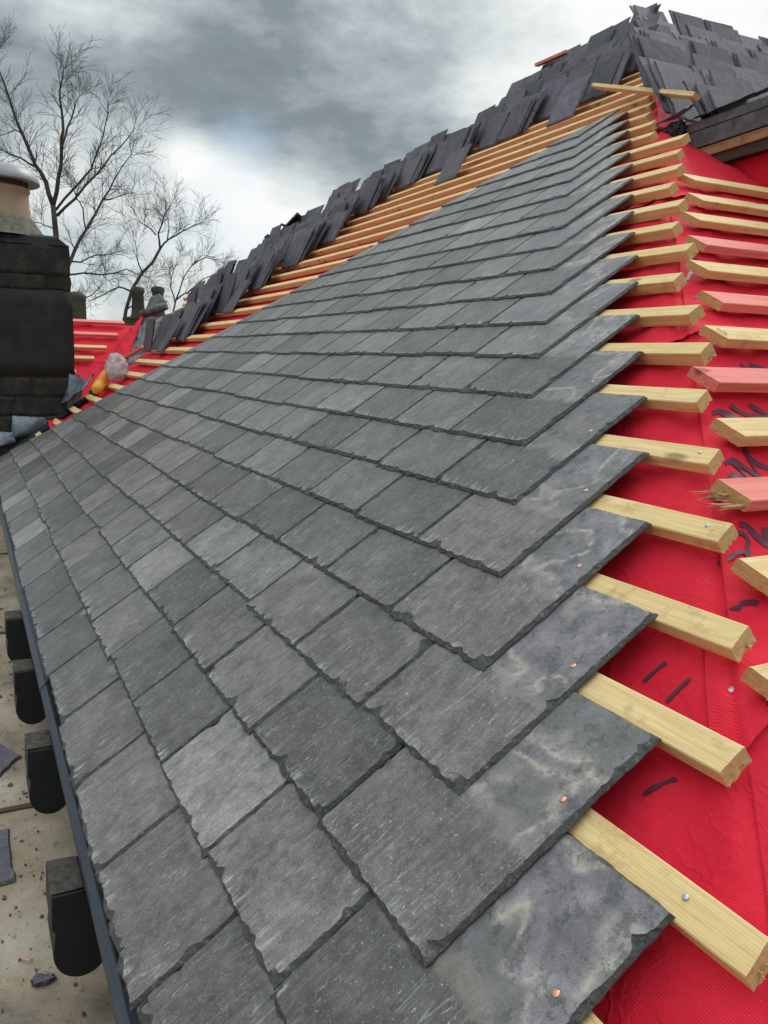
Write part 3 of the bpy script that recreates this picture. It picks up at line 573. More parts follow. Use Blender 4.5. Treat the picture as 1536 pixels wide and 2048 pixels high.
for ri, v in enumerate(rows_v):
    uf = interp(FRONT, v) + (0 if ri % 2 else -.9); ul = uleft(v) + .3
    if v < 14.8: ul = max(ul, -8.5 if v > 13 else -2.)
    u = uf - 1.6 + U(-.6, .5); c = 0
    while u > ul - .6 and c < 6:
        c += 1; al0 = math.radians(U(26, 33)) + (U(0, .35) if v < 16 and rnd() < .25 else 0); n_ = random.choice((2, 3, 4)) if c == 1 else random.choice((1, 2, 2))
        if c == 1 and rnd() < .2: n_ = 5
        if rnd() < .08: u -= 1.2; continue
        du = U(-.1, .1); dv0 = U(-.15, .15)
        for k in range(n_):
            al = al0 + math.radians(U(-1.5, 1.5)) - .012 * k
            m3 = M_MAIN @ Matrix.Rotation(al, 3, 'X') @ Matrix.Rotation(U(-.055, .055), 3, 'Z') @ Matrix.Rotation(U(-.025, .025), 3, 'Y')
            o = loose(VAR[int(rnd() * 6)], TM(P(u + du + U(-.08, .08) + .07 * k, v + dv0 + k * .115, -.12 + .008 * k), m3),
                      f'loose slate, {ordw(k + 1)} from the front of leaning pile {ordw(c)} from right, row {ordw(ri + 1)} up', 'loose slates in piles on the main slope')
            total += 1
        u -= 1.5 + U(0, .45)
# single slates laid out flat at the front of the piles
for (u, v, al) in ((10.2, 21.5, 24), (3.0, 16.2, 26), (4.1, 12.2, 24), (14.8, 24.3, 26), (.9, 9.2, 22)):
    m3 = M_MAIN @ Matrix.Rotation(math.radians(al), 3, 'X') @ Matrix.Rotation(U(-.08, .08), 3, 'Z')
    o = loose(VAR[int(rnd() * 6)], TM(P(u, v, -.10), m3), f'single loose slate leaning out in front of the piles at batten {ordw(int(v))}', 'single slates before the piles')
# right slope piles
for ri, v in enumerate((18.6, 21.0, 23.4, 25.8, 28.2, 30.6, 33.0)):
    hp = P(hip(v), v, -.13); c = 0; t = .25 + (2.2 if ri == 0 else 0) + (ri % 2) * .5
    if ri == 0: t = 2.6
    while t < 10.5:
        c += 1; n_ = random.choice((2, 3, 4)); al0 = math.radians(U(22, 32))
        for k in range(n_):
            m3 = M_SIDE @ Matrix.Rotation(al0 - .01 * k + U(-.02, .02), 3, 'X') @ Matrix.Rotation(U(-.07, .07), 3, 'Z')
            p = hp + Vector((0, (t + U(-.06, .06) - .13 * k) * G, 0)) + M_SIDE @ Vector((0, k * .13 * G, .012 * k * G))
            loose(VARP[int(rnd() * 4)], TM(p, m3), f'upright loose slate, {ordw(k + 1)} from front of {ordw(c)} pile past the hip, row {ordw(ri + 1)}', 'loose slates in piles on the right slope'); total += 1
        t += 2.0 + U(0, .35)
print('loose slates', total)
# ridge tiles along the far edge
def ridge_tile_bm(L, a=.16, ang=38, t=.014):
    bm = bmesh.new(); an = math.radians(ang); prof = [(-a * math.cos(an), -a * math.sin(an)), (-.012, -.002), (0, .004), (.012, -.002), (a * math.cos(an), -a * math.sin(an))]
    rows = []
    for x in (0, L):
        rows.append([Vector((x, y, z)) for y, z in prof] + [Vector((x, y, z - t * 1.4)) for y, z in prof[::-1]])
    grid(bm, rows, wrap=True); bm.verts.ensure_lookup_table()
    for k in (0, 10): bm.faces.new([bm.verts[k + i] for i in range(10)])
    bmesh.ops.recalc_face_normals(bm, faces=bm.faces[:]); return bm
M_RT = simple('ridge_clay', (.05, .05, .055), .65, 0, 14, .3, .4, .003)
rb = ridge_tile_bm(.40, a=.11); rme = bpy.data.meshes.new('ridge_tile'); rb.to_mesh(rme); rb.free(); rme.materials.append(M_RT)
edge2 = [P(uleft(v) + .25, v, 0.12) for v in (17.5, 18.9, 22.2, 25, 27.4, 31.5, 34.2)]
cnt = 0
for a, b in zip(edge2, edge2[1:]):
    d = b - a; L = d.length; k = int(L / .5); x = d.normalized(); y = Vector((0, 0, 1)).cross(x).normalized(); z = x.cross(y)
    for i in range(k):
        cnt += 1; o = bpy.data.objects.new('ridge_tile', rme); S.collection.objects.link(o)
        m3 = Matrix((x, y, z)).transposed() @ Matrix.Rotation(U(-.04, .04), 3, 'Y')
        o.matrix_local = TM(a + x * (i * L / k + .02), m3); tag(o, f'dark angled ridge tile on the far skyline edge, {ordw(cnt)} from its low end', 'ridge tile', 'ridge tiles on the far edge')
for i, (u, v, n_, rz, ry) in enumerate(((-5.4, 20.2, .55, .3, -.5), (-6.0, 19.8, .8, 1.5, .5), (-4.7, 20.7, .6, 2.3, .2), (-6.6, 19.0, .35, .2, -.3))):
    o = bpy.data.objects.new('spare_ridge_tile', rme); S.collection.objects.link(o); o.matrix_local = TM(P(u, v, n_), Matrix.Rotation(rz, 3, 'Z') @ Matrix.Rotation(ry, 3, 'Y') @ Matrix.Rotation(.5 * i, 3, 'X'))
    tag(o, ('dark ridge tile dumped askew on the pile at the far edge, topmost', 'dark ridge tile lying crosswise on the skyline heap', 'dark ridge tile tipped up at the right of the skyline heap', 'dark ridge tile at the low left of the skyline heap')[i], 'ridge tile')
# ---------------------------------------------------------------- loose timbers
def bar(name, a, b, w, h, mats, label, cat='batten', roll=0., seed=1, grp_=None):
    d = b - a; x = d.normalized(); z = (Vector((0, 0, 1)) - x * x.z).normalized(); y = z.cross(x)
    m3 = Matrix((x, y, z)).transposed() @ Matrix.Rotation(roll, 3, 'X')
    o = link(name, batten_mesh(d.length, w, h, seed=seed), mats, None, TM(a, m3)); return tag(o, label, cat, grp_)
bar('loose_batten', P(16.6, 25.6, .48), g3(25.3, 16.75, 12.35), .045, .026, [M_WD, M_WE], 'long pale loose batten lying across the hip battens to the dormer eave', roll=-.5, seed=300)
bar('red_offcut', g3(21.3, 19.7, 13.95), g3(22.2, 21.6, 13.45), .06, .032, [M_WR, M_WE], 'short red stained batten offcut behind the long loose batten', roll=-.3, seed=301)
bar('red_stick', P(3.4, 34.3, .95), P(6.6, 33.7, .95), .05, .03, [M_WR, M_WR], 'thin red batten poking above the piles against the sky', seed=302)
bar('diagonal_batten', P(-7.9, 11.5, .25), P(-3.7, 13.5, .3), .05, .03, [M_WD, M_WE], 'loose pale batten lying aslant near the lead valley at far left', seed=303)
bar('hip_offcut', P(-3.6, 8.3, .1), P(-2.9, 9.4, .1), .05, .03, [M_WR, M_WE], 'short pink batten offcut beside the lead valley', seed=304)
# ---------------------------------------------------------------- dormer at upper right
dm = empty('dormer', TM(g3(23.8, 17.6, 11.0)))
inv0 = Matrix.Translation(-g3(23.8, 17.6, 11.0))
def kid(o):
    for q in o.data.vertices: q.co.z -= (1.05 + max(-3., 27 - q.co.x / G) * .08) * G
    o.matrix_local = inv0 @ o.matrix_local; o.parent = dm; return o
def fz(x): 
    p0 = P(43.5, 0, -.3); return (p0.z - (x * G - p0.x) * NR.x / NR.z) / G
bm = bmesh.new(); rows = []; uv = []
for i in range(41):
    x = 23.6 + 10.4 * i / 40; zb = fz(x) - .3; zt = 12.15; r = []; q = []
    for k in range(13): z = zb + (zt - zb) * k / 12; r.append(Vector((x * G, (17.6 + .1 * noise.noise(Vector((x * .6, z * .7, 2)))) * G, z * G))); q.append((x * G, z * G))
    rows.append(r); uv.append(q)
grid(bm, rows, uvs=uv); kid(smooth(link('cheek_membrane', bm, M_ME)))
bm = bmesh.new()
for (x, z) in ((28.3, 11.0), (29.6, 11.25), (28.6, 10.1), (30.2, 10.4), (31.5, 10.6), (29.5, 9.3)):
    box(bm, x * G, (x + .6) * G, 17.42 * G, 17.44 * G, (z) * G, (z + .09) * G)
kid(link('printed_mark', bm, M_PR))
bm = bmesh.new(); box(bm, 23.9 * G, 35 * G, 17.25 * G, 17.62 * G, 12.02 * G, 12.28 * G); bmesh.ops.bevel(bm, geom=bm.edges[:], offset=.003, segments=1, affect='EDGES'); kid(link('fascia_board', bm, M_WB))
bm = bmesh.new(); box(bm, 23.9 * G, 35 * G, 17.2 * G, 17.6 * G, 12.30 * G, 12.72 * G); kid(link('grey_fascia', bm, M_LEADD))
bm = bmesh.new(); box(bm, 23.9 * G, 35 * G, 17.3 * G, 17.62 * G, 11.75 * G, 12.0 * G); kid(link('soffit_strip', bm, M_WO))
bm = bmesh.new(); box(bm, 24.0 * G, 35 * G, 17.2 * G, 19.2 * G, 12.74 * G, 12.98 * G); bmesh.ops.bevel(bm, geom=bm.edges[:], offset=.002, segments=1, affect='EDGES'); kid(link('roof_board', bm, M_LEADD))
bm = bmesh.new(); rows = []
for i in range(60):
    x = 24.6 + 10.4 * i / 59; rows.append([g3(x, 17.05 + k * .25 + .05 * noise.noise(Vector((x * 2, k, 1))), 13.0 + .10 * k + .04 * noise.noise(Vector((x * 3, k * 2, 5)))) for k in range(10)])
grid(bm, rows); r = bmesh.ops.solidify(bm, geom=bm.faces[:], thickness=.012); kid(link('felt_edge', bm, M_FELT))
bm = bmesh.new(); bmesh.ops.create_icosphere(bm, subdivisions=4, radius=.36 * G)
for q in bm.verts: q.co = Vector((q.co.x * 1.3, q.co.y * .8, q.co.z * .75)) * (1 + .35 * noise.noise(q.co * 22) + .15 * noise.noise(q.co * 60)) + g3(24.3, 17.15, 12.86)
kid(link('felt_wrap', bm, M_FELT))
kid(sheet('lead_cap', [g3(23.3, 17.0, 13.25), g3(23.9, 16.7, 13.12), g3(24.8, 16.9, 13.3), g3(24.7, 17.5, 13.5), g3(23.9, 17.5, 13.45)], M_LEAD, th=.004, sub=4, wob=.012))
tag(dm, 'dormer edge with weathered fascia, black felt and red membrane cheek at upper right', 'dormer')
M_DIRT = simple('dirty_old_wood', (.06, .05, .04), .9, 0, 60, .7, .8, .004)
# ---------------------------------------------------------------- eaves tray, corbels
for i, (a, b) in enumerate(((36.1, 46), (28.6, 36.25), (18.5, 28.75), (-1, 18.65))):
    bm = bmesh.new(); lift = .012 * ((i + 1) % 2); prof = [(.6, -.19), (.1, -.17), (-.10, -.13), (-.20, -.15), (-.245, -.19), (-.25, -.24)]
    rows = [[P(x + (sk if k > 1 else 0), v, n_ + lift) for k, (v, n_) in enumerate(prof)] for x, sk in ((a, .25), (b, .25))]
    grid(bm, rows); bmesh.ops.solidify(bm, geom=bm.faces[:], thickness=.0025); bmesh.ops.recalc_face_normals(bm, faces=bm.faces[:])
    tag(link('eaves_tray', bm, M_TRAY), ('grey plastic eaves tray strip nearest the viewer under the slate edge', 'grey plastic eaves strip between the first and second lap joints', 'grey plastic eaves strip beyond the second lap joint', 'farthest grey plastic eaves strip, towards the chimney')[i], 'eaves tray', 'grey eaves strips')
bm = bmesh.new(); box(bm, -1 * G, 45 * G, .25 * G, .31 * G, -2.1 * G, -.5 * G); tag(link('fascia', bm, M_WO), 'dark timber board behind the eaves strip above the gutter floor', 'fascia board')
for i, (x1, wx) in enumerate(((34.33, .68), (30.75, .62), (27.45, .62), (24.2, .6))):
    prof = [(.02, -.45), (-.42, -.47), (-.45, -.9)] + [(-.24 + .21 * math.cos(t), -1.25 + .34 * math.sin(t)) for t in [math.radians(d) for d in range(120, 271, 15)]] + [(-.1, -1.52), (.02, -1.3)]
    prof = [(.32, -.46), (-.33, -.47), (-.345, -.86), (-.31, -.90)] + [(-.05 + .29 * math.cos(math.radians(d)), -1.16 + .33 * math.sin(math.radians(d))) for d in range(168, 310, 10)] + [(.32, -1.2)]
    bm = bmesh.new(); rows = []
    for x in (x1 - wx, x1): rows.append([g3(x, y - .07, z) for y, z in prof])
    grid(bm, rows, wrap=True); bm.verts.ensure_lookup_table(); n_ = len(prof)
    for k in (0, n_): bm.faces.new([bm.verts[k + q] for q in range(n_)])
    bmesh.ops.recalc_face_normals(bm, faces=bm.faces[:]); bmesh.ops.bevel(bm, geom=[e for e in bm.edges if e.is_manifold], offset=.002, segments=1, affect='EDGES')
    o = link('corbel', bm, M_BLACK); tag(o, f'black rounded eaves corbel under the grey strip, {ordw(i + 1)} from the front', 'corbel', 'black corbels below the eaves')
    bm = bmesh.new(); box(bm, (x1 - wx + .03) * G, (x1 - .03) * G, -.4 * G, -.08 * G, -.462 * G, -.44 * G, jit=.002); link('weathered_top', bm, M_DIRT, o)
# things on the gutter floor
def floor_slate(pts, label, seed):
    bm = bmesh.new(); top = []
    rs = random.Random(seed); full = []
    for (a, b) in zip(pts, pts[1:] + pts[:1]):
        for k in range(8): f = k / 8; full.append((a[0] + (b[0] - a[0]) * f + rs.uniform(-.02, .02), a[1] + (b[1] - a[1]) * f + rs.uniform(-.02, .02)))
    c = (sum(p[0] for p in full) / len(full), sum(p[1] for p in full) / len(full))
    r0 = [bm.verts.new(g3(c[0] + (x - c[0]) * .96, c[1] + (y - c[1]) * .96, FZ + .06)) for x, y in full]; r1 = [bm.verts.new(g3(x, y, FZ + .02)) for x, y in full]
    bm.faces.new(r0)
    for k in range(len(full)): bm.faces.new((r0[k], r1[k], r1[(k + 1) % len(full)], r0[(k + 1) % len(full)])).material_index = 1
    bmesh.ops.recalc_face_normals(bm, faces=bm.faces[:]); o = link('floor_slate', bm, [M_SO, M_SE]); o.color = (1.25, 1.2, 1.4, 1); tag(o, label, 'slate')
floor_slate([(29.75, -1.9), (31.2, -1.9), (31.15, -.66), (29.7, -.68)], 'loose purple-grey slate flat on the gutter floor between the corbels', 3)
floor_slate([(28.1, -1.8), (28.2, -.95), (27.2, -.36), (26.4, -.72), (26.9, -1.7)], 'loose slate lying on the gutter floor beside the second corbel', 4)
floor_slate([(33.2, -.55), (33.3, -.36), (33.38, -.34), (33.42, -.56), (33.33, -.6)], 'small pointed slate shard on the gutter floor near the copper nail', 5)
bm = bmesh.new(); tube(bm, [g3(32.85, -.70, FZ + .03), g3(32.95, -.56, FZ + .05)], .0018, 8); tube(bm, [g3(32.85, -.70, FZ + .03), g3(32.846, -.706, FZ + .029)], .005, 12); tag(link('copper_nail', bm, M_COP), 'bright copper nail lying on the gutter floor at lower left', 'nail')
bm = bmesh.new()
for i in range(260):
    x, y = U(12, 35), -.1 - abs(random.gauss(0, .5)); s_ = U(.008, .04) if rnd() < .85 else U(.04, .09)
    a = U(0, 6.28); pts = [bm.verts.new(g3(x + s_ * U(.5, 1.4) * math.cos(a + k * 1.257), y + s_ * U(.3, .8) * math.sin(a + k * 1.257), FZ + .012 + .012 * (k % 2))) for k in range(5)]; bm.faces.new(pts)
bmesh.ops.solidify(bm, geom=bm.faces[:], thickness=.003)
tag(link('slate_debris', bm, M_SO), kind='stuff'); 
# ---------------------------------------------------------------- chimney on the left
def stone_mat(name, dark):
    m, nt, b = mat(name); q = NB(nt); tc = q.n('ShaderNodeTexCoord'); v = tc.outputs['Object']; sw = q.n('ShaderNodeSeparateXYZ'); q.l(v, sw.inputs[0]); cb = q.n('ShaderNodeCombineXYZ')
    q.l(q.m('ADD', sw.outputs[0], sw.outputs[1]), cb.inputs[0]); q.l(sw.outputs[2], cb.inputs[1])
    a = q.noise(v, 6, 6, .65, .3); f = q.noise(v, 45, 5, .7)
    c = q.ramp(a, [(.3, (.010, .011, .013)), (.52, (.022, .021, .02)), (.7, (.06, .05, .035) if not dark else (.03, .029, .028))]); 
    g = q.step(q.noise(v, 10, 4, .7), .55, .68); c = q.mix(q.m('MULTIPLY', g, .0 if dark else .5), c, (.085, .07, .045)); q.l(c, b.inputs['Base Color'])
    b.inputs['Roughness'].default_value = .85; q.l(q.bump(q.m('ADD', a, q.m('MULTIPLY', f, .5)), .9 if not dark else .3, .012), b.inputs['Normal']); return m
M_ST = stone_mat('sooty_stone', False); M_RD = stone_mat('black_render', True)
ch = empty('chimney', TM(g3(-3.5, .9, 0))); ic = Matrix.Translation(-g3(-3.5, .9, 0))
def kc(o): o.matrix_local = ic @ o.matrix_local; o.parent = ch; return o
def blocks(z0, z1, widths, x1, y1, name, m, dep=4.2, rg=.009):
    bm = bmesh.new(); y = y1
    for w in widths:
        bm2 = bmesh.new(); box(bm2, (x1 - dep) * G, (x1 + U(-.04, .04)) * G, (y - w + .05) * G, y * G, (z0 + .03) * G, (z1 - .03) * G)
        bmesh.ops.subdivide_edges(bm2, edges=bm2.edges[:], cuts=5, use_grid_fill=True)
        for q in bm2.verts: q.co += Vector((noise.noise(q.co * 9), noise.noise(q.co * 9 + Vector((5, 0, 0))), noise.noise(q.co * 9 + Vector((0, 7, 0))))) * rg
        me = bpy.data.meshes.new('t'); bm2.to_mesh(me); bm2.free(); bm.from_mesh(me); bpy.data.meshes.remove(me); y -= w
    kc(smooth(link(name, bm, m)))
bm = bmesh.new(); box(bm, -5.5 * G, -1.62 * G, -2.4 * G, 3.88 * G, -3 * G, 10.2 * G); kc(link('mortar_core', bm, M_MORT))
blocks(8.75, 9.75 + .45, [3.3, 3.2], -1.42, 4.0, 'stone_course', M_ST, rg=.012)
blocks(8.05, 8.75, [1.15, 2.3, 3.], -1.5, 4.03, 'stone_course', M_ST)
blocks(3.9, 8.05, [6.5], -1.5, 4.06, 'render_band', M_RD, rg=.006)
blocks(2.95, 3.9, [1.9, 2.1, 2.4], -1.5, 4.0, 'stone_course', M_ST); blocks(2.0, 2.95, [2.8, 1.6, 2.0], -1.52, 3.95, 'stone_course', M_ST); blocks(1.0, 2.0, [2.2, 2.1, 2.0], -1.5, 3.7, 'stone_course', M_ST); blocks(-.4, 1., [2.2, 2.1, 2.0], -1.5, 3.6, 'stone_course', M_ST)
bm = bmesh.new(); cx, cy = -3.5 * G, .95 * G
rows = [[Vector(((-3.5 + sx * a) * G, (.8 + sy * b_) * G, z * G)) for sx, sy in ((1, -1), (1, 1), (-1, 1), (-1, -1))] for a, b_, z in ((2.08, 3.18, 10.15), (1.95, 2.75, 10.5), (1.7, 2.5, 10.62))]
grid(bm, rows, wrap=True); bm.verts.ensure_lookup_table(); bm.faces.new([bm.verts[8 + k] for k in range(4)]); kc(link('cap_stone', bm, M_ST))
bm = bmesh.new(); lathe(bm, [(2.25 * G, 10.55 * G), (2.1 * G, 10.8 * G), (1.75 * G, 11.3 * G), (1.62 * G, 11.5 * G), (1.5 * G, 11.5 * G)], 40, cx, cy); kc(link('flaunching', bm, M_MORT))
bm = bmesh.new(); lathe(bm, [(1.55 * G, 11.3 * G), (1.5 * G, 12.4 * G), (1.5 * G, 12.6 * G), (1.56 * G, 12.68 * G), (1.58 * G, 12.8 * G), (1.5 * G, 12.88 * G), (1.3 * G, 12.88 * G)], 48, cx, cy); pot = kc(link('chimney_pot', bm, M_CREAM))
bm = bmesh.new(); lathe(bm, [(1.4 * G, 12.85 * G), (1.42 * G, 12.95 * G), (1.38 * G, 13.3 * G), (1.6 * G, 13.32 * G)], 40, cx, cy)
for k in range(14): a = k * 2 * math.pi / 14; tube(bm, [(cx + 1.45 * G * math.cos(a), cy + 1.45 * G * math.sin(a), 12.85 * G), (cx + 1.5 * G * math.cos(a), cy + 1.5 * G * math.sin(a), 13.35 * G)], .008, 6)
kc(link('cowl_cage', bm, simple('cowl_cage_metal', (.10, .06, .05), .6, .3)))
bm = bmesh.new(); lathe(bm, [(1.5 * G, 13.12 * G), (2.02 * G, 13.08 * G), (2.04 * G, 13.14 * G), (1.98 * G, 13.35 * G), (1.85 * G, 13.62 * G), (1.7 * G, 13.72 * G), (1.62 * G, 13.7 * G), (0.01, 13.78 * G)], 48, cx, cy); kc(link('cowl', bm, M_COWL))
tag(ch, 'soot-black stone chimney stack with cream clay pot and flat metal cowl', 'chimney')
# lead and felt around the chimney foot
X = -1.3
tag(sheet('lead_flashing', [g3(X, 1.0, .95), g3(X, 2.6, 1.25), g3(X, 2.75, 1.7), g3(X, 2.55, 1.95), g3(X, 1.1, 2.05)], M_LEAD, th=.004, sub=4, wob=.01), 'ribbed pale lead flashing patch low on the chimney face', 'lead flashing')
tag(sheet('lead_soaker', [g3(-.9, 3.55, 2.4), g3(-.9, 4.2, 2.5), g3(-.9, 4.35, 4.0), g3(-1.2, 3.75, 4.1), g3(-1.1, 3.6, 3.3)], M_LEAD, th=.004, sub=4, wob=.02), 'upright crumpled lead piece at the chimney corner', 'lead flashing')
tag(sheet('lead_apron', [g3(-1.1, -1.2, .6), g3(-1.1, .3, .55), g3(-1.1, 1.2, .8), g3(-1.2, 1.1, 1.25), g3(-1.25, -.2, 1.35), g3(-1.2, -1.2, 1.5)], M_LEAD, th=.004, sub=4, wob=.02), 'dull lead apron along the bottom left of the chimney face', 'lead flashing')
tag(sheet('lead_tongue', [P(-.9, 4.1, .25), P(-.2, 4.3, .25), P(-.1, 5.2, .3), P(-.6, 6.4, .45), P(-.9, 6.3, .5), P(-1.2, 5.0, .4)], M_LEAD, th=.004, sub=4, wob=.03), 'crumpled grey lead tongue lying on the batten ends by the chimney', 'lead flashing')
bm = bmesh.new(); rows = []
for i in range(40):
    v = -.6 + 7.2 * i / 39; rows.append([P(-.35 - .28 * k + .06 * noise.noise(Vector((v, k, 0))), v, -.28 + .12 * math.sin(k * .8) + .05 * noise.noise(Vector((v * 1.5, k * .5, 3)))) for k in range(9)])
grid(bm, rows); tag(smooth(link('felt_valley', bm, M_FELT)), 'black felt lined gutter along the chimney foot and slope edge', 'felt gutter')
# ---------------------------------------------------------------- wing roof beyond the valley
wg = []
def wing(x, y, off=0.):   # point on the wing plane
    z = 1.561 - (x - 1) * .44532 / .89537; return g3(x, y, z) + Vector((.44532, 0, .89537)) * off * G
bm = bmesh.new(); rows = []; uv = []
for i in range(45):
    x = 1 - 10.9 * i / 44; ye = 2.9 + (1 - x) / 13 * 8.9; r = []; q = []; y0 = -3 if x < -5.6 else (3.9 if x < 0 else 2.6)
    for k in range(25):
        y = y0 + (ye - y0) * k / 24; r.append(wing(x, y, -.16 + .10 * noise.noise(Vector((x * .8, y * .8, 9))) + .05 * noise.noise(Vector((x * 2, y * 2.5, 9))))); q.append((y * G, x * G))
    rows.append(r); uv.append(q)
grid(bm, rows, uvs=uv); tag(smooth(link('wing_membrane', bm, M_ME)), 'red membrane covering the far wing roof right of the chimney', 'roof membrane')
bm = bmesh.new(); grid(bm, [[wing(-9.9, -3, -.2), wing(-9.9, 10.2, -.2)], [wing(-9.9, -3, -.2) + g3(-8, 0, -6), wing(-9.9, 10.2, -.2) + g3(-8, 0, -6)]]); tag(link('wing_rear_slope', bm, M_RT), 'hidden far side of the red wing roof', 'roof slope')
for i, (x, y1, red) in enumerate(((-9.5, 7.85, 1), (-8.0, 7.2, 1), (-6.5, 6.35, 0), (-5.3, 5.5, 0), (-3.9, 4.4, 0))):
    o = link('wing_batten', batten_mesh((y1 + 2) * G, SW * .9, SH, seed=400 + i), [M_WR if red else M_WD, M_WE], None, TM(wing(x, -2, .15), M_WING))
    tag(o, f'{"red" if red else "pale"} batten on the far wing roof by the chimney, {ordw(i + 1)} from its top', 'batten', 'battens on the far wing roof')
tag(sheet('membrane_flap', [g3(-9.6, 9.2, 7.9), g3(-8.6, 8.7, 7.2), g3(-7.0, 8.15, 6.1), g3(-5.2, 7.45, 4.9), g3(-3.9, 6.9, 4.05), g3(-4.3, 5.6, 4.0), g3(-5.3, 6.2, 4.7), g3(-6.7, 7.1, 5.6), g3(-8.2, 7.95, 6.6), g3(-9.2, 8.8, 7.4)], M_ME, th=.002, sub=4, wob=.02), 'torn red membrane flap folded up along the far valley', 'membrane flap')
tag(sheet('valley_lead', [g3(-8.9, 8.9, 7.3), g3(-8.0, 9.7, 7.35), g3(-6.4, 9.9, 6.9), g3(-4.4, 8.6, 5.6), g3(-3.6, 7.5, 4.7), g3(-3.9, 7.0, 4.5), g3(-5.8, 7.6, 5.5)], M_LEADD, th=.004, sub=4, wob=.03), 'mottled old lead sheet lining the far valley', 'lead sheet')
bm = bmesh.new(); tube(bm, [g3(-9.2, 8.8, 7.45) + Vector((0, 0, 0)), g3(-8.6, 9.6, 7.8), g3(-8.3, 10.1, 8.0)], [.05, .055, .045], 14); tag(link('lead_roll', bm, M_LEADD), 'rolled up dull lead lying at the top of the far valley', 'lead roll')
tag(sheet('bent_lead', [g3(-9.6, 9.0, 7.5), g3(-9.2, 9.6, 7.8), g3(-9.4, 10.4, 8.3), g3(-9.8, 10.0, 8.75), g3(-9.9, 9.5, 8.6)], M_LEADD, th=.004, sub=3, wob=.02), 'bent grey lead offcut sticking up against the sky by the valley', 'lead sheet')
# bottle and plastic bag
bt = empty('sealant_bottle', TM(P(1.3, 5.75, .0)))
ax = (P(.2, 7.0, .35) - P(1.3, 5.75, .0)); bl_ = ax.length; m3 = ax.to_track_quat('Z', 'Y').to_matrix().to_4x4() @ Matrix.Scale(1.35, 4)
bm = bmesh.new(); lathe(bm, [(.0, 0), (.034, .0), (.040, .02), (.044, .09), (.036, .14), (.034, .15)], 24); o = link('bottle_body', bm, M_AMB, bt, m3)
bm = bmesh.new(); lathe(bm, [(.0445, .07), (.045, .09), (.040, .15), (.034, .2), (.025, .24), (.022, .25), (.0, .251)], 24); o = link('bottle_sleeve', bm, M_ORG, bt, m3)
bm = bmesh.new(); lathe(bm, [(.026, .25), (.027, .285), (.024, .30), (0, .301)], 20); link('bottle_cap', bm, M_ORG, bt, m3)
bm = bmesh.new(); 
for z0, z1, a0, a1 in ((.11, .14, -2.2, -1.2), (.16, .175, -2.1, -1.4), (.19, .2, -2.0, -1.5)):
    grid(bm, [[Vector((.0455 * (1 - max(0, z - .12) * 2.0) * math.cos(a0 + (a1 - a0) * k / 6), .0455 * (1 - max(0, z - .12) * 2.0) * math.sin(a0 + (a1 - a0) * k / 6), z)) for k in range(7)] for z in (z0, z1)])
link('bottle_label', bm, M_WHT, bt, m3)
tag(bt, 'orange squeeze bottle lying on the batten ends at the slate edge', 'bottle')
m_, nt_, b_ = mat('clear_polythene'); q = NB(nt_); v_, o_, oi_ = q.obj(); b_.inputs['Base Color'].default_value = (.55, .56, .58, 1); b_.inputs['Roughness'].default_value = .25; b_.inputs['Alpha'].default_value = .62
q.l(q.bump(q.noise(v_, 30, 5, .6), .8, .01), b_.inputs['Normal'])
bm = bmesh.new(); bmesh.ops.create_icosphere(bm, subdivisions=5, radius=.12)
for q_ in bm.verts:
    c_ = q_.co.copy(); rr = 1 + .28 * noise.noise(c_ * 9) + .14 * noise.noise(c_ * 24) - .1 * abs(noise.noise(c_ * 40)); q_.co = Vector((c_.x * .8 * rr, c_.y * .85 * rr, c_.z * 1.05 * rr))
bag = smooth(link('plastic_bag', bm, m_, None, Matrix.Translation(P(1.1, 7.2, .35)))); tag(bag, 'crumpled clear polythene bag of nails behind the orange bottle', 'bag')
bm = bmesh.new()
for i in range(60): a = Vector((U(-.07, .07), U(-.07, .07), U(-.12, -.04))); tube(bm, [a, a + Vector((U(-1, 1), U(-1, 1), U(-1, 1))).normalized() * .04], .002, 5)
link('bagged_nails', bm, M_GAL, bag)
# red roll end on the skyline
bm = bmesh.new(); tube(bm, [P(-8.6, 15.3, .15), P(-7.6, 15.5, .2)], .035, 16); tag(link('membrane_roll', bm, M_ME), 'small roll of red membrane at the end of the far piles', 'membrane roll')
# ---------------------------------------------------------------- distant chimneys and trees
M_FC = simple('distant_stone', (.075, .06, .045), .9, 0, 3, .4, .4, .02)
for i, (x, y, z0, z1, w, r) in enumerate(((-70, 12.2, 0, 9.7, 1.35, .0), (-90, 23.4, 0, 10.6, 2.0, .55), (-92, 26.8, 0, 11.0, 2.0, .6))):
    c0 = empty('distant_chimney', TM(g3(x, y, 0)))
    bm = bmesh.new(); 
    if i == 0: zt = 12.6; box(bm, -w * G, w * G, -.75 * w * G, .75 * w * G, -20 * G, (zt - .9) * G); lathe(bm, [(w * .9 * G, (zt - 1) * G), (w * .95 * G, (zt - .6) * G), (w * .6 * G, (zt - .1) * G), (0, zt * G)], 16)
    else:
        box(bm, -w * G, w * G, -.9 * w * G, .9 * w * G, -20 * G, z1 * G); box(bm, -w * 1.1 * G, w * 1.1 * G, -w * G, w * G, (z1 - .35) * G, (z1 - .1) * G)
    link('stack', bm, M_FC, c0)
    if i:
        bm = bmesh.new(); zb = z1 * G; lathe(bm, [(w * .62 * G, zb - .02), (w * .5 * G, zb + .12), (w * .42 * G, zb + .7), (w * .52 * G, zb + .74), (w * .5 * G, zb + .86), (w * .3 * G, zb + .9), (.0, zb + .9)], 14); link('chimney_pot', bm, M_FC, c0)
    tag(c0, ('distant dark stone chimney just right of the near stack', 'distant brown chimney with pot, left of the far pair', 'distant brown chimney with pot, right of the far pair')[i], 'chimney')
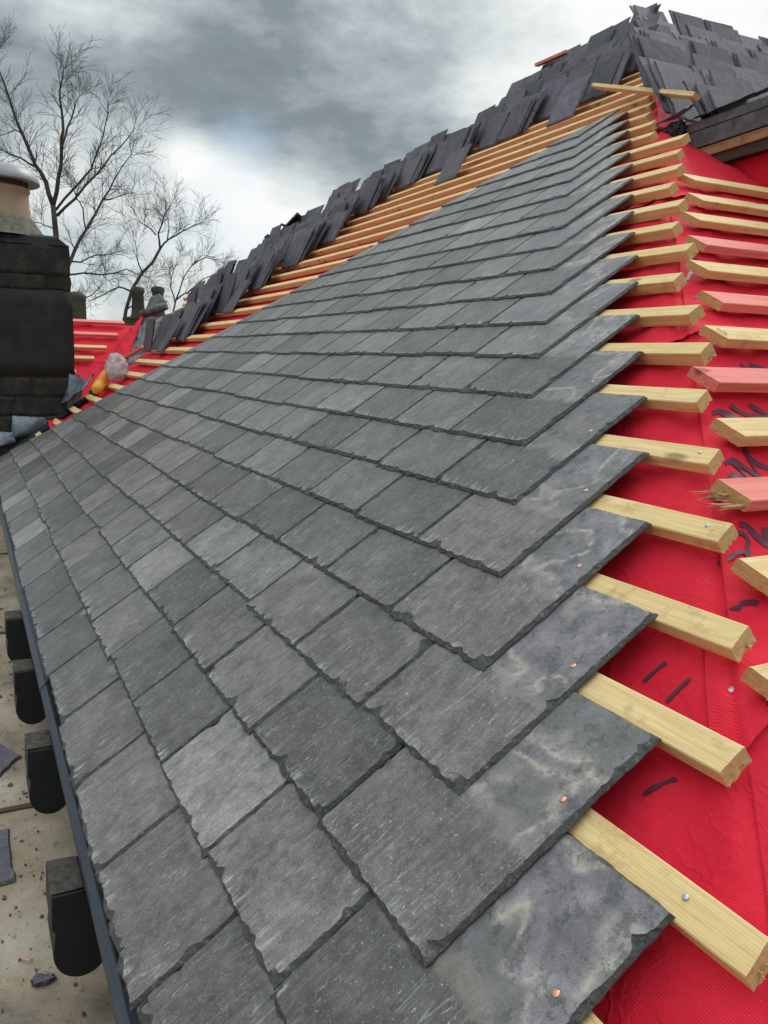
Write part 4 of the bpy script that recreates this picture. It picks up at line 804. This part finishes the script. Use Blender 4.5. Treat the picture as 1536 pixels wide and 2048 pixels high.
TREE1 = (-82.0, [(0.5994, 0.3371, [(11.11, 1.3), (11.23, 9.44), (11.32, 14.75), (11.36, 20.63), (11.14, 24.46)]), (0.3371, 0.0749, [(11.14, 24.46), (10.38, 27.23), (9.12, 29.28), (7.76, 32.81), (6.71, 35.7), (5.85, 38.56), (4.97, 41.96)]), (0.2997, 0.0749, [(11.13, 24.33), (11.83, 27.71), (12.27, 30.92), (12.49, 33.45), (12.27, 35.59), (12.04, 37.72), (12.5, 39.93)]), (0.1873, 0.0562, [(12.36, 31.56), (13.34, 34.51), (14.38, 37.15), (15.07, 38.8)]), (0.1873, 0.0562, [(11.49, 23.86), (14.01, 27.01), (16.36, 29.84), (17.55, 32.87), (18.5, 36.18), (18.89, 38.45)]), (0.2248, 0.0562, [(11.58, 23.1), (13.96, 25.52), (16.64, 28.78), (20.04, 32.88), (21.97, 35.52)]), (0.2997, 0.0562, [(11.96, 14.79), (13.72, 18.87), (15.24, 21.62), (17.53, 25.77), (19.12, 28.55), (21.48, 32.09)]), (0.1498, 0.0562, [(12.37, 17.13), (14.64, 17.49), (16.98, 18.8), (19.66, 19.35)]), (0.1498, 0.0562, [(12.17, 15.47), (14.58, 15.83), (16.88, 15.66), (19.92, 16.54), (22.64, 15.5)]), (0.1498, 0.045, [(9.23, 29.1), (7.31, 29.55), (4.95, 29.87), (3.17, 29.46)]), (0.1124, 0.045, [(7.76, 32.81), (6.91, 33.6), (5.4, 32.97)]), (0.1124, 0.045, [(15.24, 21.62), (14.87, 24.2), (13.95, 25.39), (13.36, 26.61)]), (0.1124, 0.045, [(17.53, 25.77), (19.87, 26.67), (21.91, 27.55)]), (0.1124, 0.045, [(11.45, 21.28), (10.03, 21.92), (9.06, 22.34)]), (0.1498, 0.045, [(11.75, 9.46), (13.46, 11.89), (15.8, 13.03), (17.86, 15.18)])])
TREE2 = (-95.0, [(0.3309, 0.2068, [(21.1, 1.03), (21.65, 7.24), (22.46, 11.86), (23.53, 15.19), (25.12, 17.71), (26.69, 19.34), (27.9, 21.48)]), (0.1654, 0.062, [(27.9, 21.48), (29.09, 22.94), (31.08, 24.25), (33.32, 25.44)]), (0.1654, 0.062, [(27.9, 21.48), (27.32, 23.54), (27.83, 25.83), (28.64, 27.55)]), (0.1241, 0.0496, [(27.32, 23.54), (25.67, 24.88), (24.55, 25.51)]), (0.1654, 0.062, [(23.29, 14.72), (21.27, 15.2), (19.01, 13.94), (16.55, 12.75)]), (0.1241, 0.0496, [(25.12, 17.71), (24.02, 19.52), (23.48, 21.71)]), (0.1241, 0.0496, [(22.46, 11.86), (24.64, 13.5), (26.21, 14.74)]), (0.1241, 0.0496, [(29.09, 22.94), (29.92, 25.27), (30.33, 26.82)])])
TREE3 = (-130.0, [(0.2593, 0.1556, [(35.7, 0.11), (36.35, 8.09), (37.44, 13.05), (38.19, 16.02)]), (0.1815, 0.0622, [(38.19, 16.02), (40.53, 17.62), (43.07, 18.07), (45.13, 18.88)]), (0.1556, 0.0622, [(38.19, 16.02), (39.56, 20.0), (41.61, 23.05), (43.66, 25.15)]), (0.1556, 0.0519, [(41.61, 23.05), (44.17, 24.7), (46.73, 24.41)]), (0.1556, 0.0519, [(37.98, 15.52), (37.04, 18.38), (37.6, 21.79), (38.63, 24.27)]), (0.1556, 0.0519, [(40.53, 17.62), (43.1, 20.23), (45.67, 21.38)])])

def tree(spec, label, twl, seed, dens, spread):
    X, limbs = spec; rs = random.Random(seed); root = empty('bare_tree', TM(g3(X, limbs[0][2][0][0], limbs[0][2][0][1])))
    iv = Matrix.Translation(-g3(X, limbs[0][2][0][0], limbs[0][2][0][1]))
    bt = bmesh.new(); bb = bmesh.new(); starts = []
    for i, (r0, r1, pl) in enumerate(limbs):
        pts = []; dx = rs.uniform(-1, 1) * (0 if i == 0 else 2.)
        for k, (y, z) in enumerate(pl):
            pts.append((g3(X + dx * k / max(1, len(pl) - 1) * 3, y, z)))
        fine = []
        for a, b in zip(pts, pts[1:]):
            nseg = max(2, int((b - a).length / .35))
            for s_ in range(nseg): 
                p = a.lerp(b, s_ / nseg); p += Vector((rs.uniform(-1, 1), rs.uniform(-1, 1), rs.uniform(-1, 1))) * (.03 if s_ else .0) * (0 if i == 0 else 1); fine.append(p)
        fine.append(pts[-1]); n_ = len(fine); rad = [(r0 + (r1 - r0) * k / (n_ - 1)) * G for k in range(n_)]
        tube(bt if i == 0 else bb, fine, rad, 7 if i < 3 else 5)
        if i: 
            for k in range(2, n_): starts.append((fine[k], (fine[k] - fine[k - 1]).normalized(), rad[k], 0))
            starts.append((fine[-1], (fine[-1] - fine[-2]).normalized(), rad[-1], 0)); starts.append((fine[-1], (fine[-1] - fine[-2]).normalized(), rad[-1], 0))
    def grow(p, d, r, L, lev):
        pts = [p]; n_ = 5; q = p.copy(); dd = d.copy(); ch_ = []
        for k in range(n_):
            dd = (dd + Vector((rs.gauss(0, .085), rs.gauss(0, .085), rs.gauss(.02, .08)))).normalized(); q = q + dd * L / n_; pts.append(q.copy()); ch_.append((q.copy(), dd.copy()))
        tube(bb, pts, [max(.0032, r * (1 - .6 * k / n_)) for k in range(n_ + 1)], 3, cap=False)
        if lev < twl:
            for k, (pp, d2) in enumerate(ch_):
                if rs.random() < .72:
                    side = d2.orthogonal().normalized(); side.rotate(Matrix.Rotation(rs.uniform(0, 6.28), 3, d2)); an = rs.uniform(.35, .8)
                    nd = (d2 * math.cos(an) + side * math.sin(an)); nd.z += .08; grow(pp, nd.normalized(), r * .55, L * rs.uniform(.5, .85), lev + 1)
    for (p, d, r, l) in starts:
        for _ in range(dens):
            if rs.random() < .72:
                side = d.orthogonal().normalized(); side.rotate(Matrix.Rotation(rs.uniform(0, 6.28), 3, d)); an = rs.uniform(.5, 1.15); nd = d * math.cos(an) + side * math.sin(an); nd.z += .12
                grow(p, nd.normalized(), min(r * .4, .011), spread * rs.uniform(.6, 1.2), 1)
    o = link('trunk', bt, M_BARK, root, iv); o = link('crown', bb, M_BARK, root, iv); tag(root, label, 'tree', 'bare winter trees'); print(label, len(o.data.polygons))
tree(TREE1, 'tallest bare winter tree rising behind the near chimney', 3, 1, 3, .56)
tree(TREE2, 'slender bare tree leaning right beside the distant chimneys', 3, 2, 3, .6)
tree(TREE3, 'small faint bare tree behind the end of the slate piles', 3, 3, 3, .6)
